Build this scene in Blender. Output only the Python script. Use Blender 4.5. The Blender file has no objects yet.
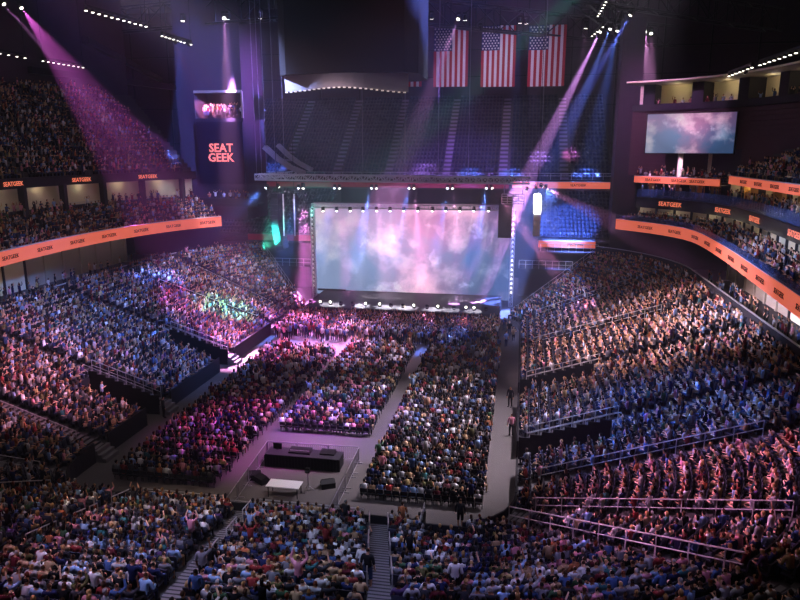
import bpy, bmesh, math, random
import numpy as np
from mathutils import Vector, Matrix

random.seed(7)
RNG = np.random.default_rng(11)
SC = bpy.context.scene
COL = SC.collection

# ------------------------------------------------------------------ camera
F_PX, CAM_H = 680.0, 21.0
ph = math.atan((300 - 149) / F_PX)
yc = Vector((124, 151, -F_PX)).normalized()
zc = Vector((0, math.cos(ph), math.sin(ph)))
xc = yc.cross(zc)
ROT = Matrix((xc, yc, zc))
cam_data = bpy.data.cameras.new('camera')
cam_data.sensor_width = 36.0
cam_data.lens = 36.0 * F_PX / 800.0
cam_data.clip_start, cam_data.clip_end = 0.3, 600
cam = bpy.data.objects.new('camera', cam_data)
COL.objects.link(cam)
cam.matrix_world = Matrix.Translation((0, 0, CAM_H)) @ ROT.to_4x4()
SC.camera = cam
NROT = np.array([list(r) for r in ROT])


def ray(u, v):
    return NROT @ np.array([u - 400.0, 300.0 - v, -F_PX])


def at_y(u, v, Y):
    d = ray(u, v) * 1.0
    d = d * (Y / d[1])
    return Vector((d[0], d[1], d[2] + CAM_H))


def at_z(u, v, Z):
    d = ray(u, v)
    d = d * ((Z - CAM_H) / d[2])
    return Vector((d[0], d[1], Z))


def proj(P):
    P = np.atleast_2d(np.asarray(P, float)) - np.array([0, 0, CAM_H])
    c = P @ NROT
    w = -c[:, 2]
    w = np.where(np.abs(w) < 1e-3, 1e-3, w)
    return np.stack([400 + F_PX * c[:, 0] / w, 300 - F_PX * c[:, 1] / w, w], 1)


# ------------------------------------------------------------------ world, haze, exposure
HAZE = 0.00055
BEAM_GAIN, WASH_GAIN = 46.0, 3.6
world = bpy.data.worlds.new('arena_air')
SC.world = world
world.use_nodes = True
wn = world.node_tree
wn.nodes['Background'].inputs['Color'].default_value = (0.02, 0.014, 0.03, 1)
wn.nodes['Background'].inputs['Strength'].default_value = 0.2
vs = wn.nodes.new('ShaderNodeVolumeScatter')
vs.inputs['Density'].default_value = HAZE
vs.inputs['Anisotropy'].default_value = 0.1
vs.inputs['Color'].default_value = (0.9, 0.9, 1.0, 1)
wn.links.new(vs.outputs['Volume'], wn.nodes['World Output'].inputs['Volume'])

SC.view_settings.view_transform = 'Standard'
SC.view_settings.look = 'None'
SC.view_settings.gamma = 1.0
SC.view_settings.exposure = 0.0
SC.view_settings.use_curve_mapping = False
cy = SC.cycles
cy.max_bounces = 4
cy.diffuse_bounces = 2
cy.glossy_bounces = 2
cy.transmission_bounces = 4
cy.volume_bounces = 0
cy.transparent_max_bounces = 8


def lamp(kind, name, loc, energy, color, target=None, size=0.3, angle=30, blend=0.5, sy=None, parent=None):
    d = bpy.data.lights.new(name, kind)
    d.energy = energy
    d.color = color
    if kind == 'SPOT':
        d.spot_size = math.radians(angle)
        d.spot_blend = blend
        d.shadow_soft_size = size
    elif kind == 'AREA':
        d.size = size
        if sy:
            d.shape = 'RECTANGLE'
            d.size_y = sy
    else:
        d.shadow_soft_size = size
    o = bpy.data.objects.new(name, d)
    COL.objects.link(o)
    if target is not None:
        q = (Vector(target) - Vector(loc)).to_track_quat('-Z', 'Y')
        o.rotation_euler = q.to_euler()
    o.location = loc
    if parent is not None:
        o.parent = parent
        o.matrix_parent_inverse = parent.matrix_world.inverted()
    return o


# added fill for general light: big soft lamps under the roof, without housings
ROOF_FILL = [(-26, 36, 41), (0, 36, 41), (-40, 58, 41), (14, 58, 41), (-28, 74, 41), (0, 74, 41), (-14, 20, 41)]
ROOF_FILL_E = 500
for hx, hy, hz in ROOF_FILL:
    lamp('AREA', 'roof_fill_light', (hx, hy, hz), ROOF_FILL_E, (1.0, 0.86, 0.90), (hx, hy, 0), size=3.0)

# ------------------------------------------------------------------ materials
MATS = {}


def mat(name, color, rough=0.7, metal=0.0, emit=None, strength=1.0, noise=0.0, nscale=3.0, spec=0.3):
    if name in MATS:
        return MATS[name]
    m = bpy.data.materials.new(name)
    m.use_nodes = True
    nt = m.node_tree
    b = nt.nodes['Principled BSDF']
    c4 = (*color, 1)
    b.inputs['Base Color'].default_value = c4
    b.inputs['Roughness'].default_value = rough
    b.inputs['Metallic'].default_value = metal
    b.inputs['Specular IOR Level'].default_value = spec
    if noise > 0:
        tc = nt.nodes.new('ShaderNodeTexCoord')
        n = nt.nodes.new('ShaderNodeTexNoise')
        n.inputs['Scale'].default_value = nscale
        n.inputs['Detail'].default_value = 5
        r = nt.nodes.new('ShaderNodeMapRange')
        r.inputs['To Min'].default_value = 1 - noise
        r.inputs['To Max'].default_value = 1 + noise
        mx = nt.nodes.new('ShaderNodeVectorMath')
        mx.operation = 'SCALE'
        mx.inputs[0].default_value = color
        nt.links.new(tc.outputs['Object'], n.inputs['Vector'])
        nt.links.new(n.outputs['Fac'], r.inputs['Value'])
        nt.links.new(r.outputs['Result'], mx.inputs['Scale'])
        nt.links.new(mx.outputs['Vector'], b.inputs['Base Color'])
    if emit:
        b.inputs['Emission Color'].default_value = (*emit, 1)
        b.inputs['Emission Strength'].default_value = strength
    MATS[name] = m
    return m


def S(r, g, b):
    f = lambda c: (c / 255 / 12.92) if c / 255 <= 0.04045 else ((c / 255 + 0.055) / 1.055) ** 2.4
    return (f(r), f(g), f(b))


M_FLOOR = mat('floor_concrete', S(86, 80, 78), 0.75, noise=0.18, nscale=0.35)
M_TERRACE = mat('terrace_concrete', S(70, 66, 68), 0.8, noise=0.12, nscale=0.6)
M_STEP = mat('step_concrete', S(112, 108, 110), 0.75, noise=0.1, nscale=2)
M_BLACK = mat('black_drape', S(22, 21, 24), 0.9, noise=0.2, nscale=4)
M_DARK = mat('dark_paint', S(40, 38, 44), 0.7)
M_WALL = mat('dark_wall', S(62, 52, 62), 0.85, noise=0.1, nscale=0.5)
M_ROOF = mat('roof_black', S(22, 21, 26), 0.9)
M_STEEL = mat('black_steel', S(34, 33, 38), 0.5, 0.6)
M_RAIL = mat('brushed_rail', S(190, 188, 190), 0.35, 0.6)
M_ALU = mat('truss_aluminium', S(205, 205, 208), 0.4, 0.4)
M_SEAT = mat('seat_plastic', S(40, 42, 58), 0.5)
M_SEATFAR = M_SEAT
M_CREAM = mat('cream_panel', S(222, 208, 176), 0.6, noise=0.06, nscale=1)
M_TAN = mat('tan_soffit', S(170, 158, 140), 0.7, noise=0.08, nscale=0.7)
M_GLASS = mat('blue_glass', S(60, 84, 130), 0.2, 0.0)
_g = M_GLASS.node_tree
_t, _x = _g.nodes.new('ShaderNodeBsdfTransparent'), _g.nodes.new('ShaderNodeMixShader')
_t.inputs['Color'].default_value = (0.75, 0.85, 1.0, 1)
_x.inputs['Fac'].default_value = 0.5
_g.links.new(_t.outputs[0], _x.inputs[1])
_g.links.new(_g.nodes['Principled BSDF'].outputs[0], _x.inputs[2])
_g.links.new(_x.outputs[0], _g.nodes['Material Output'].inputs['Surface'])
M_NOSING = mat('step_nosing', S(46, 44, 48), 0.8)
M_ORANGE = mat('ribbon_orange', S(225, 110, 80), 0.5, emit=S(242, 114, 84), strength=0.62)
M_INK = mat('ribbon_ink', S(20, 12, 12), 0.6)
M_FASCIA = mat('fascia_black', S(18, 16, 20), 0.5)
M_SIGN = mat('sign_orange', S(240, 140, 110), 0.5, emit=S(255, 130, 95), strength=0.9)
M_LAMP = mat('lamp_lens', (1, 1, 1), 0.3, emit=(1, 0.93, 0.78), strength=5)
M_LAMPBLUE = mat('cool_lens', (1, 1, 1), 0.3, emit=(0.75, 0.82, 1), strength=5)
M_WHITE = mat('white_cloth', S(235, 232, 232), 0.7)
M_SPK = mat('speaker_black', S(16, 16, 18), 0.6)
M_GREY = mat('speaker_grey', S(150, 146, 150), 0.6)


# ------------------------------------------------------------------ mesh builder
class MB:
    def __init__(s):
        s.v, s.f, s.m = [], [], []

    def face(s, pts, mi=0):
        b = len(s.v)
        s.v += [tuple(p) for p in pts]
        s.f.append(tuple(range(b, b + len(pts))))
        s.m.append(mi)

    def box(s, c, size, mi=0, rot=None):
        hx, hy, hz = size[0] / 2, size[1] / 2, size[2] / 2
        b = len(s.v)
        for x, y, z in ((-1, -1, -1), (1, -1, -1), (1, 1, -1), (-1, 1, -1), (-1, -1, 1), (1, -1, 1), (1, 1, 1), (-1, 1, 1)):
            p = Vector((x * hx, y * hy, z * hz))
            if rot is not None:
                p = rot @ p
            s.v.append((c[0] + p.x, c[1] + p.y, c[2] + p.z))
        for q in ((0, 3, 2, 1), (4, 5, 6, 7), (0, 1, 5, 4), (1, 2, 6, 5), (2, 3, 7, 6), (3, 0, 4, 7)):
            s.f.append(tuple(b + i for i in q))
            s.m.append(mi)

    def bar(s, a, b_, w, h=None, mi=0):
        """box-section bar from a to b"""
        a, b_ = Vector(a), Vector(b_)
        d = b_ - a
        q = d.to_track_quat('Y', 'Z').to_matrix()
        s.box((a + b_) / 2, (w, d.length, h or w), mi, q)

    def tube(s, a, b_, r, n=6, mi=0, r2=None, caps=True):
        a, b_ = Vector(a), Vector(b_)
        q = (b_ - a).to_track_quat('Z', 'Y').to_matrix()
        base = len(s.v)
        r2 = r if r2 is None else r2
        for p, rr in ((a, r), (b_, r2)):
            for i in range(n):
                t = 2 * math.pi * i / n
                w = q @ Vector((rr * math.cos(t), rr * math.sin(t), 0))
                s.v.append(tuple(p + w))
        for i in range(n):
            j = (i + 1) % n
            s.f.append((base + i, base + j, base + n + j, base + n + i))
            s.m.append(mi)
        if caps:
            s.f.append(tuple(base + i for i in reversed(range(n))))
            s.f.append(tuple(base + n + i for i in range(n)))
            s.m += [mi, mi]

    def path(s, pts, r, n=6, mi=0):
        for a, b_ in zip(pts[:-1], pts[1:]):
            s.tube(a, b_, r, n, mi)

    def sheet(s, lo, hi, mi=0):
        """quad strip between two polylines"""
        b = len(s.v)
        n = len(lo)
        s.v += [tuple(p) for p in lo] + [tuple(p) for p in hi]
        for i in range(n - 1):
            s.f.append((b + i, b + i + 1, b + n + i + 1, b + n + i))
            s.m.append(mi)

    def band(s, pts, z0, z1, nrm, t, mi=0):
        """upright band of thickness t along plan polyline pts; nrm: outward normals"""
        ai = [(p[0], p[1], z0) for p in pts]
        bi = [(p[0], p[1], z1) for p in pts]
        ao = [(p[0] + n_[0] * t, p[1] + n_[1] * t, z0) for p, n_ in zip(pts, nrm)]
        bo = [(p[0] + n_[0] * t, p[1] + n_[1] * t, z1) for p, n_ in zip(pts, nrm)]
        s.sheet(ai, bi, mi)
        s.sheet(bi, bo, mi)
        s.sheet(bo, ao, mi)
        s.sheet(ao, ai, mi)
        for i in (0, -1):
            s.face((ai[i], bi[i], bo[i], ao[i]), mi)

    def build(s, name, mats, parent=None, smooth=False):
        me = bpy.data.meshes.new(name)
        off = parent.location if parent is not None else None
        vv = s.v if off is None else [(x - off.x, y - off.y, z - off.z) for x, y, z in s.v]
        me.from_pydata(vv, [], s.f)
        if not isinstance(mats, (list, tuple)):
            mats = [mats]
        for m in mats:
            me.materials.append(m)
        if len(mats) > 1:
            me.polygons.foreach_set('material_index', s.m)
        if smooth:
            me.polygons.foreach_set('use_smooth', [True] * len(s.f))
        me.update()
        o = bpy.data.objects.new(name, me)
        COL.objects.link(o)
        if parent is not None:
            o.parent = parent
        return o


def tag(o, label, cat, group=None, kind=None):
    o['label'] = label
    o['category'] = cat
    if group:
        o['group'] = group
    if kind:
        o['kind'] = kind
    return o


def thing(name, label, cat, loc=(0, 0, 0), group=None):
    o = bpy.data.objects.new(name, None)
    COL.objects.link(o)
    o.location = loc
    o.empty_display_size = 0.3
    tag(o, label, cat, group)
    bpy.context.view_layer.update() if False else None
    return o


def struct(o, label=None, cat=None):
    o['kind'] = 'structure'
    if label:
        o['label'] = label
    if cat:
        o['category'] = cat
    return o


def put(o, loc, rz, parent=None):
    o.location = loc
    o.rotation_euler = (0, 0, rz)


ORD = ('first second third fourth fifth sixth seventh eighth ninth tenth eleventh twelfth thirteenth fourteenth fifteenth sixteenth seventeenth '
       'eighteenth nineteenth twentieth').split()
TENS = {2: 'twenty', 3: 'thirty', 4: 'forty', 5: 'fifty'}


def ordinal(n):
    """1 -> first"""
    if n <= 20:
        return ORD[n - 1]
    t, u = divmod(n, 10)
    if u == 0:
        return TENS[t][:-1] + 'ieth'
    return TENS[t] + '-' + ORD[u - 1]


def text_mesh(name, body, height, mat_, parent=None, bold=0.0, align='CENTER', depth=0.02, spacing=1.0):
    """letters as mesh in local XY plane (x right, y up), baseline centred on origin"""
    cu = bpy.data.curves.new(name, 'FONT')
    cu.body = body
    cu.size = height
    cu.align_x = align
    cu.align_y = 'CENTER'
    cu.offset = bold
    cu.extrude = depth
    cu.space_line = spacing
    cu.resolution_u = 2
    o = bpy.data.objects.new(name + '_tmp', cu)
    COL.objects.link(o)
    dg = bpy.context.evaluated_depsgraph_get()
    me = bpy.data.meshes.new_from_object(o.evaluated_get(dg))
    bpy.data.objects.remove(o)
    bpy.data.curves.remove(cu)
    me.materials.clear()
    me.materials.append(mat_)
    r = bpy.data.objects.new(name, me)
    COL.objects.link(r)
    return r


def face_on(o, loc, outward, parent=None):
    """place a text object so that its front (+Z local) points along `outward` (horizontal), y up"""
    z = Vector(outward).normalized()
    y = Vector((0, 0, 1))
    x = y.cross(z)
    x.normalize()
    y = z.cross(x)
    m = Matrix((x, y, z)).transposed().to_4x4()
    m.translation = Vector(loc)
    if parent is not None:
        o.parent = parent
        m = Matrix.Translation(-parent.location) @ m
    o.matrix_local = m

# ------------------------------------------------------------------ seating bowl layout
ROWS, TREAD, RISE, Z0 = 24, 0.76, 0.248, 0.8
SEGS = [('rf', 'arc', (-3.6, 78.0), 52, 0), ('rs', 'line', None, 78.0, 37.2), ('rn', 'arc', (-3.6, 37.2), 0, -90), ('ns', 'line', None, -3.6, -24.2),
        ('ln', 'arc', (-24.2, 37.2), -90, -180), ('ls', 'line', None, 37.2, 78.0), ('lf', 'arc', (-24.2, 78.0), 180, 128)]


def seg_point(s, p, d):
    """plan point and outward normal of segment s at its own coordinate p, d metres behind the floor wall"""
    k = s[0]
    if s[1] == 'arc':
        a = math.radians(p)
        n = (math.cos(a), math.sin(a))
        return (s[2][0] + (4 + d) * n[0], s[2][1] + (4 + d) * n[1]), n
    if k == 'rs':
        return (0.4 + d, p), (1, 0)
    if k == 'ls':
        return (-28.2 - d, p), (-1, 0)
    return (p, 33.2 - d), (0, -1)


def seg_length(s, d):
    if s[1] == 'arc':
        return math.radians(abs(s[4] - s[3])) * (4 + d)
    return abs(s[4] - s[3])


AISLES = {'rs': [38.3, 45.2, 57.5, 68.0], 'ls': [39.6, 48.3, 61.5, 73.0], 'rn': [-28, -47], 'ln': [-122, -155], 'rf': [14], 'lf': [166],
          'ns': [(-22.2, 0.15), (-14.9, 0.226), (-7.1, 0.215)]}
WELLS = {'rs': [(41.9, 44.5), (54.2, 56.8)], 'ls': [(45.4, 47.6), (58.6, 60.8)]}
WELL_ROWS = 8


def aisle_gap(s, p, d):
    """metres from the edge of the nearest aisle (negative on the stair), and that aisle's index"""
    best, bi = 99, -1
    for i, a in enumerate(AISLES.get(s[0], [])):
        if s[1] == 'arc':
            g = abs(math.radians(p - a)) * (4 + d)
        elif s[0] == 'ns':
            g = abs(p - (a[0] + a[1] * d))
        else:
            g = abs(p - a)
        g -= 0.5 if s[0] == 'ns' else 0.62
        if g < best:
            best, bi = g, i
    return best, bi


def is_void(s, p, k):
    """no stand here: a stair well down to the floor, or the vehicle gate at the near end"""
    if k < WELL_ROWS:
        for a, b in WELLS.get(s[0], []):
            if a < p < b:
                return True
    if k < 3 and s[0] == 'ns' and p > -4.6:
        return True
    if k < 3 and s[0] == 'rn' and p < -74:
        return True
    return False


def samples(s, step, d):
    n = max(2, int(round(seg_length(s, d) / step)) + 1)
    ps = list(np.linspace(s[3], s[4], n))
    extra = []
    for a, b in WELLS.get(s[0], []):
        extra += [a, b]
    if s[0] == 'ns':
        extra.append(-4.6)
    if s[0] == 'rn':
        extra.append(-74.0)
    ps = sorted(ps + extra, reverse=s[4] < s[3])
    return ps


# terraces: one structure per side of the bowl
SIDE = {'rf': 'right', 'rs': 'right', 'rn': 'near', 'ns': 'near', 'ln': 'near', 'ls': 'left', 'lf': 'left'}
terr = {'right': MB(), 'near': MB(), 'left': MB()}
for s in SEGS:
    mb = terr[SIDE[s[0]]]
    for k in range(ROWS):
        z = Z0 + k * RISE
        d0, d1 = k * TREAD, (k + 1) * TREAD
        ps = samples(s, 3.0 if s[1] == 'line' else 1.6, d0)
        for a, b in zip(ps[:-1], ps[1:]):
            m_ = (a + b) / 2
            if is_void(s, m_, k):
                continue
            pa0, pb0 = seg_point(s, a, d0)[0], seg_point(s, b, d0)[0]
            pa1, pb1 = seg_point(s, a, d1)[0], seg_point(s, b, d1)[0]
            zl = z - RISE if (k > 0 and not is_void(s, m_, k - 1)) else 0.0
            mb.face(((*pa0, z), (*pb0, z), (*pb1, z), (*pa1, z)))
            mb.face(((*pa0, zl), (*pb0, zl), (*pb0, z), (*pa0, z)))
for side, mb in terr.items():
    struct(mb.build('terrace_' + side, M_TERRACE), 'stepped concrete terrace under the %s seats' % side, 'terrace')

# floor and its low black walls
mb = MB()
mb.face(((-62, 2, 0), (30, 2, 0), (30, 128, 0), (-62, 128, 0)))
struct(mb.build('floor', M_FLOOR))
for side, keys in (('right', ('rs',)), ('left', ('ls',)), ('near', ('rn', 'ns', 'ln'))):
    mb = MB()
    for s in SEGS:
        if s[0] not in keys:
            continue
        ps = samples(s, 0.8, 0)
        for a, b in zip(ps[:-1], ps[1:]):
            m_ = (a + b) / 2
            if is_void(s, m_, 0):
                continue
            if s[0] == 'ls' and aisle_gap(s, m_, 0)[0] < 0.25:
                continue
            pa, na = seg_point(s, a, -0.14)
            pb, nb = seg_point(s, b, -0.14)
            mb.band((pa, pb), 0, 1.45 if side == 'left' else (1.3 if side == 'right' else 1.25), (na, nb), 0.12)
    struct(mb.build('wall_' + side, M_BLACK), 'low black wall along the %s edge of the arena floor' % side, 'wall')

# black walls of the stair wells
for key in ('rs', 'ls'):
    s = [q for q in SEGS if q[0] == key][0]
    for i, (a, b) in enumerate(WELLS[key]):
        mb = MB()
        for p, far in ((a, 0), (b, 1)):
            for k in range(WELL_ROWS):
                (x0, y0), n = seg_point(s, p, k * TREAD)
                x1 = x0 + n[0] * TREAD
                top = Z0 + k * RISE + (0.8 if far else 0.1)
                mb.box(((x0 + x1) / 2, y0, top / 2), (TREAD, 0.1, top))
        (x0, y0), n = seg_point(s, (a + b) / 2, WELL_ROWS * TREAD)
        top = Z0 + WELL_ROWS * RISE
        mb.box((x0, y0, top / 2), (0.1, b - a, top))
        side = 'right' if key == 'rs' else 'left'
        struct(mb.build('wall_%s_well' % side, M_BLACK), 'black side walls of a stair well in the %s stand' % side, 'wall')
# wall of the vehicle gate at the near end
mb = MB()
mb.box((-4.55, 31.8, 0.95), (0.12, 2.8, 1.9))
mb.box((-1.8, 30.55, 1.35), (5.4, 0.1, 2.7))
struct(mb.build('wall_gate', M_BLACK), 'black wall round the gate at the near end', 'wall')

# aisle stairs
STAIRS = []


def rail_posts(mb, pts, h=0.95, r=0.03, every=1):
    top = [(p[0], p[1], p[2] + h) for p in pts]
    mid = [(p[0], p[1], p[2] + h * 0.52) for p in pts]
    mb.path(top, r)
    mb.path(mid, r * 0.8)
    for i in range(0, len(pts), every):
        mb.tube(pts[i], top[i], r * 0.9)


NS_NAME = ('left aisle of the near end', 'slanting stair', 'wide grey stair')
RAIL_LABELS = {
    ('rs', 0): 'long steel handrail up the corner side aisle in the right stand',
    ('rs', 1): 'steel handrail above the nearer black stair well in the right stand',
    ('rs', 2): 'steel handrail above the farther black stair well in the right stand',
    ('rs', 3): 'steel handrail of the aisle nearest the stage in the right stand',
    ('rn', 0): 'steel handrail crossing the pink-lit seats of the right corner',
    ('rn', 1): 'long low steel handrail at the bottom right corner of the stands',
    ('ls', 0): 'steel handrail of the left stand aisle nearest the near corner',
    ('ls', 1): 'steel handrail beside the wide pale stair in the left stand',
    ('ls', 2): 'steel handrail beside the far black stair well in the left stand',
    ('ls', 3): 'steel handrail of the left stand aisle nearest the stage',
    ('ln', 0): 'steel handrail in the near left corner closest to the floor steps',
    ('ln', 1): 'steel handrail high in the near left corner beside the side stand',
    ('rf', 0): 'thin handrail of the curved far right section beside the stage',
    ('lf', 0): 'thin handrail of the curved far left section beside the stage',
    ('ns', 0): 'short steel handrails of the left aisle in the near end stand',
    ('ns', 1): 'steel handrails along the slanting stair left of the centre block',
    ('ns', 2): 'steel handrails of the wide grey stair where a man stands'}
for s in SEGS:
    for i, a in enumerate(AISLES.get(s[0], [])):
        mb = MB()
        rl, rr = [], []
        hw = 0.5 if s[0] == 'ns' else 0.6
        rot_n = None
        for k in range(ROWS):
            for h in (0, 1):
                d = k * TREAD + (0.19 if h == 0 else 0.57)
                p = a[0] + a[1] * d if s[0] == 'ns' else a
                (x, y), n = seg_point(s, p, d)
                z = Z0 + k * RISE - (RISE / 2 if h == 0 else 0)
                ang = math.atan2(n[1], n[0])
                q = Matrix.Rotation(ang, 3, 'Z')
                mb.box((x, y, z + 0.01 + RISE / 4), (0.39, hw * 2, RISE / 2), 0, q)
                mb.box((x - n[0] * 0.17, y - n[1] * 0.17, z + 0.015 + RISE / 4), (0.07, hw * 2, RISE / 2), 1, q)
                if h == 1:
                    t = (-n[1], n[0])
                    rl.append((x + t[0] * hw, y + t[1] * hw, z + RISE / 2))
                    rr.append((x - t[0] * hw, y - t[1] * hw, z + RISE / 2))
        st = mb.build('aisle_steps', [M_STEP, M_NOSING])
        struct(st, 'concrete aisle steps between seat blocks', 'steps')
        if s[0] == 'ls':   # entry steps from the floor through the gap in the wall
            m2 = MB()
            for j in range(3):
                m2.box((-28.2 + 0.3 + 0.3 * j - 0.2, a, 0.4 - 0.13 * j), (0.32, 1.5, 0.8 - 0.26 * j))
            struct(m2.build('entry_steps', M_STEP), 'pale steps from the floor into the left stand', 'steps')
        mr = MB()
        key = (s[0], i)
        if s[0] == 'ns':
            step_ = 2 * ROWS
            for r_i, (r0, r1) in enumerate(((0, 4), (5, 9), (10, 14))):
                for sd, line in (('left', rl), ('right', rr)):
                    if sd == 'right' and i != 2:
                        continue
                    m3 = MB()
                    rail_posts(m3, line[r0:r1], every=1)
                    tag(m3.build('handrail', M_RAIL), 'short steel handrail, %s from the floor%s, %s' % (ordinal(r_i + 1), ' on the %s edge' % sd if i == 2 else '', NS_NAME[i]), 'handrail', 'aisle handrails')
            continue
        elif key == ('rn', 1):
            rail_posts(mr, rl[0:18], every=2, r=0.035, h=1.05)
        elif key in (('rs', 1), ('rs', 2), ('ls', 1), ('ls', 2)):
            rail_posts(mr, rl[0:WELL_ROWS + 1], every=1)
            m3 = MB()
            rail_posts(m3, rr[0:WELL_ROWS + 1], every=1)
            tag(m3.build('handrail', M_RAIL), RAIL_LABELS[key].replace('steel handrail', 'second steel handrail'), 'handrail', 'aisle handrails')
        elif key in (('rf', 0), ('lf', 0)):
            rail_posts(mr, rl[2:18], every=2, r=0.025)
        elif key == ('ls', 0):
            rail_posts(mr, rl[1:14], every=2)
        else:
            rail_posts(mr, rl[1:18], every=2)
        o = mr.build('handrail', M_RAIL)
        tag(o, RAIL_LABELS[key], 'handrail', 'aisle handrails')

# end rails of the two side stands beside the stage
for key, ang, lab in (('rf', 52, 'sloping steel rail closing the stage end of the right stand'), ('lf', 128, 'sloping steel rail closing the stage end of the left stand')):
    s = [q for q in SEGS if q[0] == key][0]
    pts = [(*seg_point(s, ang, k * TREAD + 0.4)[0], Z0 + k * RISE) for k in range(ROWS)]
    mr = MB()
    rail_posts(mr, pts, h=1.1, every=2)
    for a, b in zip(pts[:-1], pts[1:]):
        pass
    tag(mr.build('handrail', M_RAIL), lab, 'handrail', 'aisle handrails')
    mb = MB()
    for k in range(ROWS):
        (x0, y0), n = seg_point(s, ang, k * TREAD)
        (x1, y1), _ = seg_point(s, ang, (k + 1) * TREAD)
        z = Z0 + k * RISE
        mb.face(((x0, y0, 0), (x1, y1, 0), (x1, y1, z), (x0, y0, z)))
    struct(mb.build('wall_stand_end', M_BLACK), 'black end wall of a side stand', 'wall')

# rail at the near edge of the floor, left of the wide stair
for x0, x1, lab in ((-14.0, -8.0, 'low rail in front of the centre block of the near end stand'), (-21.2, -16.0, 'low rail in front of the left block of the near end stand')):
    mr = MB()
    pts = [(x, 33.27, 1.25) for x in np.linspace(x0, x1, 5)]
    rail_posts(mr, pts, h=0.35)
    tag(mr.build('handrail', M_RAIL), lab, 'handrail', 'front rails')
mr = MB()
rail_posts(mr, [(-4.55, y, 1.9) for y in (33.1, 32.2, 31.3, 30.5)], h=0.5)
tag(mr.build('handrail', M_RAIL), 'short rail on the black wall beside the gate at the near end', 'handrail', 'front rails')


# ------------------------------------------------------------------ balconies
def smooth_curve(pts, step=1.5):
    P = [np.array(p, float) for p in pts]
    P = [2 * P[0] - P[1]] + P + [2 * P[-1] - P[-2]]
    out = []
    for i in range(1, len(P) - 2):
        n = max(2, int(np.linalg.norm(P[i + 1] - P[i]) / step))
        for t in np.linspace(0, 1, n, endpoint=False):
            a, b, c, d = P[i - 1], P[i], P[i + 1], P[i + 2]
            out.append(0.5 * ((2 * b) + (c - a) * t + (2 * a - 5 * b + 4 * c - d) * t ** 2 + (3 * b - a - 3 * c + d) * t ** 3))
    out.append(P[-2])
    return np.array(out)


CENTRE = np.array([-13.9, 60.0])


def normals(c):
    t = np.gradient(c, axis=0)
    t /= np.linalg.norm(t, axis=1)[:, None]
    n = np.stack([t[:, 1], -t[:, 0]], 1)
    flip = np.sum(n * (c - CENTRE), 1).mean() < 0
    return -n if flip else n


def offset(c, d):
    return c + normals(c) * d


def resample(c, step):
    L = np.r_[0, np.cumsum(np.linalg.norm(np.diff(c, axis=0), axis=1))]
    n = max(2, int(L[-1] / step))
    q = np.linspace(0, L[-1], n)
    return np.stack([np.interp(q, L, c[:, 0]), np.interp(q, L, c[:, 1])], 1)


RMEZ = smooth_curve([(13.6, 24), (15.2, 33), (16.0, 38), (16.7, 43), (17.5, 53), (18.5, 67.5), (18.6, 79), (16.6, 84.6), (14.3, 87.8), (11.9, 90.4)])
LMEZ = smooth_curve([(-41.0, 28), (-42.5, 36), (-43.5, 44), (-44.4, 51.3), (-45.1, 58.7), (-45.1, 66.8), (-43.9, 74.3), (-42.0, 80.0), (-39.2, 84.9)])
BALCONY_SEATS = []      # (x, y, z, facing) for people and seats


def p3(c, z):
    return [(p[0], p[1], z) for p in c]


def ribbon(curve, z0, z1, name, label, texts, facing_sign=-1, th=0.25, text_h=0.55):
    """lit advertising band along a balcony front, with its words"""
    n = normals(curve)
    mb = MB()
    mb.band([tuple(p) for p in curve], z0, z1, [tuple(q) for q in n], th)
    loc = (curve[len(curve) // 2][0], curve[len(curve) // 2][1], z0)
    t = thing(name, label, 'display', loc, 'lit balcony ribbons')
    mb.build('lit_band', M_ORANGE, t)
    e = MB()
    e.band([tuple(p) for p in curve + n * 0.02], z1, z1 + 0.08, [tuple(q) for q in n], th)
    e.build('top_edge', M_ALU, t)
    L = np.r_[0, np.cumsum(np.linalg.norm(np.diff(curve, axis=0), axis=1))]
    for u in texts:
        x = np.interp(u, L, curve[:, 0])
        y = np.interp(u, L, curve[:, 1])
        nx, ny = np.interp(u, L, n[:, 0]), np.interp(u, L, n[:, 1])
        o = text_mesh('word', 'SEATGEEK', text_h, M_INK, bold=0.008, depth=0.01)
        face_on(o, (x - nx * 0.1, y - ny * 0.1, (z0 + z1) / 2), (-nx, -ny, 0), t)
    return t


def curve_len(c):
    return float(np.linalg.norm(np.diff(c, axis=0), axis=1).sum())


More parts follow.
